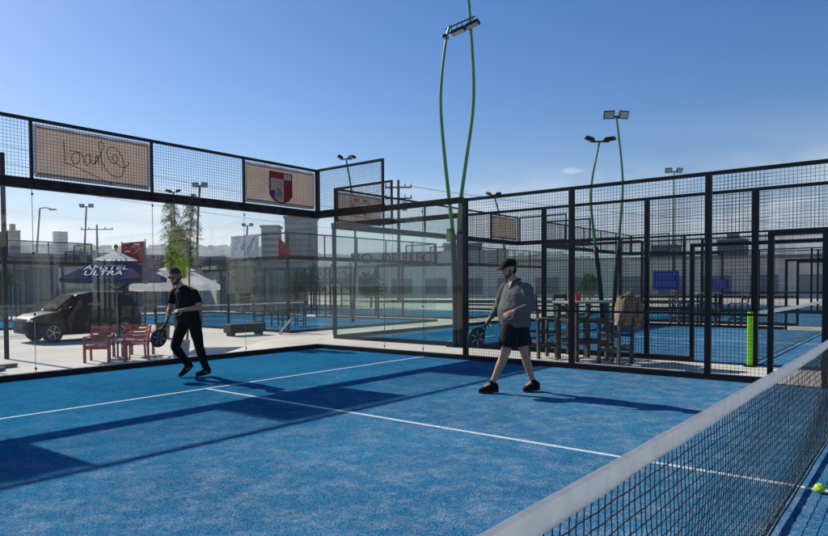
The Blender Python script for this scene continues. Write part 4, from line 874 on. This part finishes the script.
# ------------------------------------------------------------------ people
def racket(label, grip, d, nrm, rim, L_=.46):
    """grip: point in hand; d: towards the head; nrm: face normal"""
    t = thing('padel_racket', label, 'racket', tuple(grip), 0, 'padel rackets'); d = Vector(d).normalized(); nrm = Vector(nrm); nrm = (nrm-d*nrm.dot(d)).normalized(); r = d.cross(nrm)
    ring = []
    for i in range(36):
        a = 2*math.pi*i/36; x = .128*math.sin(a); y = .135*math.cos(a); 
        if y < 0: x *= 1-.35*(y/-.135)**2
        ring.append(r*x+d*(.25+y))
    MB().tube(ring+[ring[0]], .013, 8, False).build('rim', rim, t, smooth=True)
    MB().poly([p-nrm*.014+(d*.25-p)*.06 for p in ring], nrm*.028).build('face', RFACE, t)
    hl = MB()
    for i in range(-3, 4):
        for j in range(-3, 4):
            c = r*(i*.027)+d*(.26+j*.027)
            if i*i+j*j < 11: hl.cyl(c-nrm*.0156, c+nrm*.0156, .0055, 8)
    hl.build('holes', INK, t)
    dc = MB()
    for a0 in range(6):
        a = a0*math.pi/3+.3; dc.bar(d*.25+(r*math.cos(a)+d*math.sin(a))*.03, d*.25+(r*math.cos(a)+d*math.sin(a))*.105, .016, .032, tuple(nrm))
    dc.build('decal', RDEC, t)
    th = MB()
    for s_ in (-1, 1): th.limb([r*s_*.005+d*.055, r*s_*.05+d*.135], [.012, .012], 8)
    th.build('throat', rim, t, smooth=True); MB().limb([d*-.075, d*.07], [.0165, .0155], 12).build('handle', GRIP, t, smooth=True); return t
def person(label, A, J, face, C, opts):
    """A ground anchor, J joints in (u right, d toward the camera, z); face = facing (u,d)"""
    A = Vector(A); vd = (A-Vector((-.1267, -.6617, 0))); vd.z = 0; vd.normalize(); RR = Vector((vd.y, -vd.x, 0)); DD = -vd
    T = lambda p: RR*p[0]+DD*p[1]+Vector((0, 0, p[2]))
    V = lambda k: T(J[k])
    t = thing('person', label, 'person', tuple(A)); Z = Vector((0, 0, 1))
    f = T((*face, 0)).normalized(); lf = Z.cross(f)      # lf = the person's left
    hf = T((*opts['head_face'], opts.get('head_dz', 0))).normalized(); hl = Z.cross(hf).normalized(); hu = hf.cross(hl)
    b = MB(); hc = V('head')
    # torso
    def ring(c, w, dp, ax=None): return (c, lf*w, f*dp)
    hip, waist, chest, shc = V('hip'), V('waist'), V('chest'), V('shc')
    k = opts.get('fat', 1)
    b.loft([ring(hip-Z*.08, .10*k, .08*k), ring(hip, .155*k, .105*k), ring(waist, .15*k, .105*k), ring(chest, .165, .11*k), ring(shc-Z*.04, .15, .085), ring(shc+Z*.03, .07, .06)])
    b.limb([shc-Z*.01, hc-hu*.10-hf*.012], [.058, .054])
    for s_ in 'LR':
        sh, el, wr, hp, kn, an = (V(q+s_) for q in ('sh', 'el', 'wr', 'hp', 'kn', 'an'))
        b.limb([sh, sh.lerp(el, .4), el], [.046, .047, .040]); b.limb([el, el.lerp(wr, .3), wr], [.041, .043, .026])
        b.limb([hp, hp.lerp(kn, .5), kn], [.088, .078, .056]); b.limb([kn, kn.lerp(an, .33), kn.lerp(an, .8), an], [.055, .058, .038, .036])
        # hand
        hd = T(J['hd'+s_]).normalized(); pn = T(J['pn'+s_]); pn = (pn-hd*pn.dot(hd)).normalized(); sd = hd.cross(pn)  # pn = palm-side normal
        pc = wr+hd*.052
        b.loft([(wr, sd*.026, pn*.018), (wr+hd*.03, sd*.036, pn*.016), (wr+hd*.075, sd*.041, pn*.014), (wr+hd*.092, sd*.036, pn*.011)], 12)
        curl = J['curl'+s_]
        for i, (o_, L_) in enumerate(((-.031, .066), (-.0105, .074), (.0105, .070), (.030, .056))):
            p = wr+hd*.088+sd*o_; pts = [p]; a = curl*.5
            for q in range(3): dirv = hd*math.cos(a)+pn*math.sin(a)+sd*o_*.8; p = p+dirv*L_*(.42, .33, .25)[q]; pts.append(p); a += curl
            b.limb(pts, [.0092, .0085, .0078, .0068], 8)
        ts = J.get('th'+s_, -1); p = wr+hd*.03+sd*.03*ts; b.limb([p, p+sd*.032*ts+hd*.022+pn*.012, p+sd*.036*ts+hd*.052+pn*.03, p+sd*.022*ts+hd*.072+pn*.042], [.013, .0115, .010, .008], 8)
        # foot inside shoe
        to = V('to'+s_); fd = (to-an); b.limb([an-Z*.01, an.lerp(to, .5)-Z*.0, to-fd.normalized()*.06], [.034, .032, .02])
    # head
    ax = (hl, hf, hu)
    b.ball(hc+hu*.03-hf*.012, .075, .094, .098, ax=ax, n=24, m=16); b.ball(hc-hu*.045+hf*.022, .057, .066, .075, ax=ax, n=20, m=12); b.ball(hc-hu*.098+hf*.058, .026, .026, .022, ax=ax)
    b.loft([(hc+hu*.022+hf*.080, hl*.007, hf*.009), (hc-hu*.012+hf*.096, hl*.011, hf*.012), (hc-hu*.026+hf*.097, hl*.016, hf*.014), (hc-hu*.036+hf*.083, hl*.012, hf*.008)], 10)
    b.ball(hc+hu*.030+hf*.076, .05, .012, .010, ax=ax); b.ball(hc-hu*.056+hf*.082, .024, .010, .006, ax=ax); b.ball(hc-hu*.067+hf*.080, .021, .010, .006, ax=ax)
    for s_ in (-1, 1): b.ball(hc+hl*s_*.030-hu*.022+hf*.066, .020, .016, .018, ax=ax); b.ball(hc+hl*s_*.079-hu*.008-hf*.008, .009, .020, .032, ax=ax)
    body = b.build('body', SKIN, t, remesh=.0065, smooths=3)
    # eyes
    for s_ in (-1, 1): MB().ball(hc+hl*s_*.030+hu*.008+hf*.078, .011, n=12, m=8).build('eye', WHITEINK, t, smooth=True)
    # trousers or shorts
    c = MB(); pk = k*1.03
    c.loft([ring(hip-Z*.10, .12*pk, .10*pk), ring(hip-Z*.02, .172*pk, .125*pk), ring(hip+Z*.10, .170*pk, .125*pk), ring(waist, .162*k, .12*k)])
    for s_ in 'LR':
        hp, kn, an = (V(q+s_) for q in ('hp', 'kn', 'an'))
        if opts['shorts']:
            e_ = hp.lerp(kn, opts['shorts']); d_ = (e_-hp).normalized(); q = d_.cross(lf).normalized(); l2 = q.cross(d_).normalized()
            c.loft([(hp+Z*.03, l2*.10*k, q*.10*k), (hp.lerp(e_, .4), l2*.104*k, q*.106*k), (hp.lerp(e_, .8), l2*.100*k, q*.104*k), (e_, l2*.100*k, q*.106*k)], 20)
        else:
            c.limb([hp, hp.lerp(kn, .5), kn.lerp(hp, .1), kn], [.102, .092, .075, .072]); c.limb([kn, kn.lerp(an, .3), kn.lerp(an, .75), an+Z*.02], [.072, .070, .058, .060])
    c.build('shorts' if opts['shorts'] else 'trousers', C['legs'], t, remesh=.009, smooths=5)
    # top
    c = MB(); hem = V('hem')
    c.loft([ring(hem, .186*k, .142*k), ring(hem.lerp(waist, .5)+f*.012*(k-1)*6, .190*k, .150*k), ring(waist+Z*.04+f*.02*(k-1)*6, .184*k, .148*k), ring(waist.lerp(chest, .6)+f*.006, .186*k, .136*k), ring(chest+Z*.02, .192*(.5+.5*k), .128*k), ring(shc-Z*.05, .185, .105), ring(shc, .125, .080), ring(shc+Z*.035, .068, .064)], 26)
    for s_ in 'LR':
        sh, el, wr = (V(q+s_) for q in ('sh', 'el', 'wr')); e_ = sh.lerp(el, .72)
        if opts['long']: c.limb([sh-Z*.01, sh.lerp(el, .5), el], [.080, .074, .060]); c.limb([el, el.lerp(wr, .4), wr.lerp(el, .12)], [.060, .055, .040])
        else: c.limb([shc.lerp(sh, .5)+Z*.008, sh-Z*.012, sh.lerp(el, .35)], [.058, .068, .064]); d_ = (e_-sh).normalized(); q = d_.cross(f).normalized(); c.loft([(sh, q*.06, q.cross(d_)*.06), (e_, q*.064, q.cross(d_)*.064)], 16)
    tp = c.build('jumper' if opts['long'] else 'polo_shirt', C['top'], t, remesh=.009, smooths=5)
    # cloth folds
    tex = tp.data
    for v in tex.vertices:
        p_ = v.co; n_ = mn.noise(Vector((p_.x*7, p_.y*7, p_.z*5)))*.010+mn.noise(Vector((p_.x*16+p_.z*9, p_.y*16, p_.z*11)))*.006; v.co = p_+v.normal*n_
    lg = [o for o in bpy.data.objects if o.parent == t and o.name.split('.')[0] in ('shorts', 'trousers')][0].data
    for v in lg.vertices:
        p_ = v.co; v.co = p_+v.normal*(mn.noise(Vector((p_.x*9+p_.z*3, p_.y*9, p_.z*12)))*.008)
    # collar
    cc = shc+Z*.05; cp = []
    for i in range(25):
        a = 2*math.pi*i/24; drop = .05*max(0, math.cos(a))**2; cp.append(cc+f*(.066*math.cos(a)+.012)+lf*.066*math.sin(a)-Z*drop)
    co = MB(); co.tube(cp, .013 if opts['long'] else .012, 8); co.build('collar', C['collar'], t, smooth=True)
    if opts['long']:
        zp = MB(); a_ = shc+f*.085+Z*.012; zp.poly([a_+lf*.035+Z*.02, a_-lf*.035+Z*.02, shc+f*.112-Z*.055], f*.006).build('undershirt', mat('grey_undershirt', (.4, .4, .4), .9), t)
        zl = MB(); zl.bar(shc+f*.112-Z*.06, shc+f*.125-Z*.16, .010, .006); zl.build('zip', INK, t)
    # hair, beard
    hr = MB(); hr.ball(hc+hu*(.040 if opts.get('cap') else .058)-hf*(.035 if opts.get('cap') else .014), *((.079, .074, .075) if opts.get('cap') else (.0775, .0905, .0755)), ax=ax, n=24, m=16); hr.ball(hc-hu*.015-hf*.050, .068, .052, .070, ax=ax)
    ho = hr.build('hair', HAIR, t, remesh=.006, smooths=2)
    for v in ho.data.vertices: v.co = v.co+v.normal*(mn.noise(v.co*55)*.007)
    bd = MB(); bd.ball(hc-hu*.074+hf*.020, .0575, .0635, .042, ax=ax, n=20, m=12); bd.ball(hc-hu*.099+hf*.054, .029, .029, .024, ax=ax)
    for s_ in (-1, 1): bd.limb([hc+hl*s_*.064-hu*.02+hf*.010, hc+hl*s_*.052-hu*.07+hf*.03], [.014, .02], 8)
    bd.limb([hc-hu*.046+hf*.086-hl*.024, hc-hu*.044+hf*.091, hc-hu*.046+hf*.086+hl*.024], [.006, .007, .006], 8)
    bo = bd.build('beard', C.get('beard', HAIR), t, remesh=.006, smooths=2)
    if opts.get('sunglasses'):
        for s_ in (-1, 1): MB().ball(hc+hl*s_*.033+hu*.010+hf*.090, .029, .008, .021, ax=ax).build('sunglass_lens', LENS, t, smooth=True)
        g_ = MB(); g_.bar(hc-hl*.062+hu*.018+hf*.089, hc+hl*.062+hu*.018+hf*.089, .006, .008)
        for s_ in (-1, 1): g_.bar(hc+hl*s_*.064+hu*.016+hf*.088, hc+hl*s_*.083+hu*.012-hf*.01, .005, .008)
        g_.build('sunglass_frame', LENS, t)
    if opts.get('cap'):
        cp_ = MB(); rings = []
        for i in range(9): a = math.pi/2*i/8; rings.append((hc+hu*(.045+.095*math.sin(a)*.92)-hf*.010, hl*(.089*math.cos(a)+.002), hf*(.107*math.cos(a)+.002)))
        cp_.loft([(hc+hu*.028-hf*.010, hl*.088, hf*.106)]+rings, 28); cp_.build('cap', BLACKC, t, smooth=True)
        br = MB(); n_ = 13; arc = [(-1+2*i/(n_-1)) for i in range(n_)]
        up_, dn_ = [], []
        for a in arc: up_.append(hc+hf*(.085+.0*a)+hl*a*.078+hu*(.040-.012*a*a)+hf*(-.03*a*a)); dn_.append(hc+hl*a*.078*(1-.12*a*a)+hf*(.185-.085*a*a)+hu*(.018-.014*a*a))
        P = up_+dn_[::-1]; br.poly(P, hu*.006); br.build('cap_brim', BLACKC, t, smooth=False)
    # shoes
    for s_ in 'LR':
        an, to, he = V('an'+s_), V('to'+s_), V('he'+s_); fd = (to-he).normalized(); sd = Z.cross(fd).normalized(); up = fd.cross(sd); L_ = (to-he).length
        sh = MB(); pr = [(0.02, .030, .030, .035), (.06, .036, .045, .05), (.3, .038, .047, .05), (.55, .042, .036, .04), (.8, .043, .025, .028), (.95, .032, .018, .02), (1.0, .015, .010, .012)]
        sh.loft([(he+fd*L_*q+up*(.018+z_), sd*w, up*z2) for q, w, z_, z2 in pr], 16); sh.limb([an+Z*.01, he+fd*L_*.22+up*.05], [.045, .046], 12)
        so_ = sh.build('shoe', C.get('shoe', SHOE), t, remesh=.007, smooths=2)
        sl2 = MB(); pl = []
        for i in range(24):
            a = 2*math.pi*i/24; q = .5-.5*math.cos(a); w = .046*(math.sin(math.pi*min(max(q, .03), .97))**.45)*(1 if q > .4 else .88); pl.append(he+fd*(L_*1.02*q-.003)+sd*w*(1 if math.sin(a) > 0 else -1)-up*.004)
        sl2.poly(pl, up*.026); sl2.build('sole', SOLE, so_)
        if opts.get('swoosh'):
            for q in (-1, 1): c0 = he+fd*L_*.45+sd*q*.046+up*.05; MB().poly([c0-fd*.05-up*.01, c0-fd*.02-up*.02, c0+fd*.06+up*.014, c0-fd*.02-up*.006], sd*q*.004).build('shoe_mark', mat('tan_mark', (.5, .3, .2), .6) if 'tan_mark' not in bpy.data.materials else bpy.data.materials['tan_mark'], so_)
    if opts.get('watch'): w0 = V('wrL').lerp(V('elL'), .12); d_ = (V('elL')-V('wrL')).normalized(); MB().cyl(w0, w0+d_*.03, .040, 14).build('wristwatch', INK, t)
    return t, T, A
# man in black
J1 = {'head': (-.315, .05, 1.555), 'shc': (-.20, .0, 1.365), 'chest': (-.165, -.01, 1.20), 'waist': (-.135, -.02, 1.02), 'hem': (-.125, -.02, .845), 'hip': (-.13, -.02, .90),
      'shR': (-.335, -.13, 1.325), 'shL': (-.045, .125, 1.325), 'elR': (-.40, -.19, 1.075), 'wrR': (-.445, -.06, .90), 'elL': (.035, .20, 1.085), 'wrL': (-.20, .27, 1.05),
      'hdR': (-.25, .35, -.9), 'pnR': (.9, .4, -.1), 'curlR': .95, 'hdL': (-.95, .2, -.12), 'pnL': (-.1, -.5, -.8), 'curlL': .62, 'thL': 1,
      'hpR': (-.205, -.07, .86), 'hpL': (-.05, .04, .86), 'knR': (-.335, -.02, .475), 'knL': (.02, .09, .49), 'anR': (-.14, -.10, .165), 'anL': (.115, .0, .125),
      'toR': (-.27, .02, .012), 'heR': (-.075, -.13, .155), 'toL': (-.03, .12, .018), 'heL': (.19, -.02, .05)}
P1, T1, A1 = person('bearded man in black polo and trousers mid-step behind the service line', (5.62, 8.08, .014), J1, (-.80, .60), {'top': BLACKC, 'legs': BLACKC, 'collar': BLACKC}, dict(head_face=(-.68, .74), head_dz=-.30, shorts=0, long=False, sunglasses=True, fat=1.05, swoosh=True))
gr = T1((-.462, .0, .845)); racket('dark padel racket with a pale star decal, held low by the man in black', A1+gr, T1((-.36, .25, -.78)), T1((.66, .72, .1)), RFACE)
J2 = {'head': (-.035, .0, 1.605), 'shc': (.055, .0, 1.415), 'chest': (.06, .0, 1.26), 'waist': (.045, .0, 1.05), 'hem': (.045, .0, .85), 'hip': (.05, .0, .92),
      'shR': (-.075, -.13, 1.365), 'shL': (.185, .13, 1.355), 'elR': (-.165, -.18, 1.125), 'wrR': (-.275, -.06, .965), 'elL': (.255, .20, 1.115), 'wrL': (.035, .30, 1.065),
      'hdR': (-.45, .35, -.85), 'pnR': (.8, .5, -.2), 'curlR': .95, 'hdL': (-.9, .05, -.40), 'pnL': (-.1, -.7, -.5), 'curlL': .38, 'thL': 1,
      'hpR': (.09, -.08, .86), 'hpL': (.0, .07, .86), 'knR': (.165, -.07, .50), 'knL': (-.085, .09, .495), 'anR': (.27, -.12, .125), 'anL': (-.25, .09, .125),
      'toR': (.145, -.02, .012), 'heR': (.36, -.14, .02), 'toL': (-.42, .15, .012), 'heL': (-.165, .07, .014)}
P2, T2, A2 = person('man in grey zip jumper, black cap and shorts walking left with a racket', (7.26, 3.49, .014), J2, (-.72, .69), {'top': GREYC, 'legs': NAVYC, 'collar': INK, 'beard': mat('brown_stubble', (.075, .042, .03), .8, var=.3, scale=90)}, dict(head_face=(-.90, .42), head_dz=-.22, shorts=.72, long=True, cap=True, fat=1.22, watch=True))
gr = T2((-.305, .0, .905)); racket('green rimmed padel racket with a pale cross decal, held by the man in grey', A2+gr, T2((-.46, .30, -.62)), T2((.74, .6, .1)), RIMG)

# ------------------------------------------------------------------ haze
HZ = bpy.data.materials.new('thin_haze'); HZ.use_nodes = True; q = HZ.node_tree; q.nodes.clear(); o_ = q.nodes.new('ShaderNodeOutputMaterial'); pv = q.nodes.new('ShaderNodeVolumePrincipled')
pv.inputs['Color'].default_value = (.9, .94, 1, 1); pv.inputs['Density'].default_value = .0002; pv.inputs['Anisotropy'].default_value = .35; q.links.new(pv.outputs[0], o_.inputs['Volume'])
hz = MB().box((-6100, -6100, -12), (6100, 6100, 240)).build('haze', HZ); tag(hz, 'thin pale haze that fades the hills and the far towers', 'haze', kind='stuff')
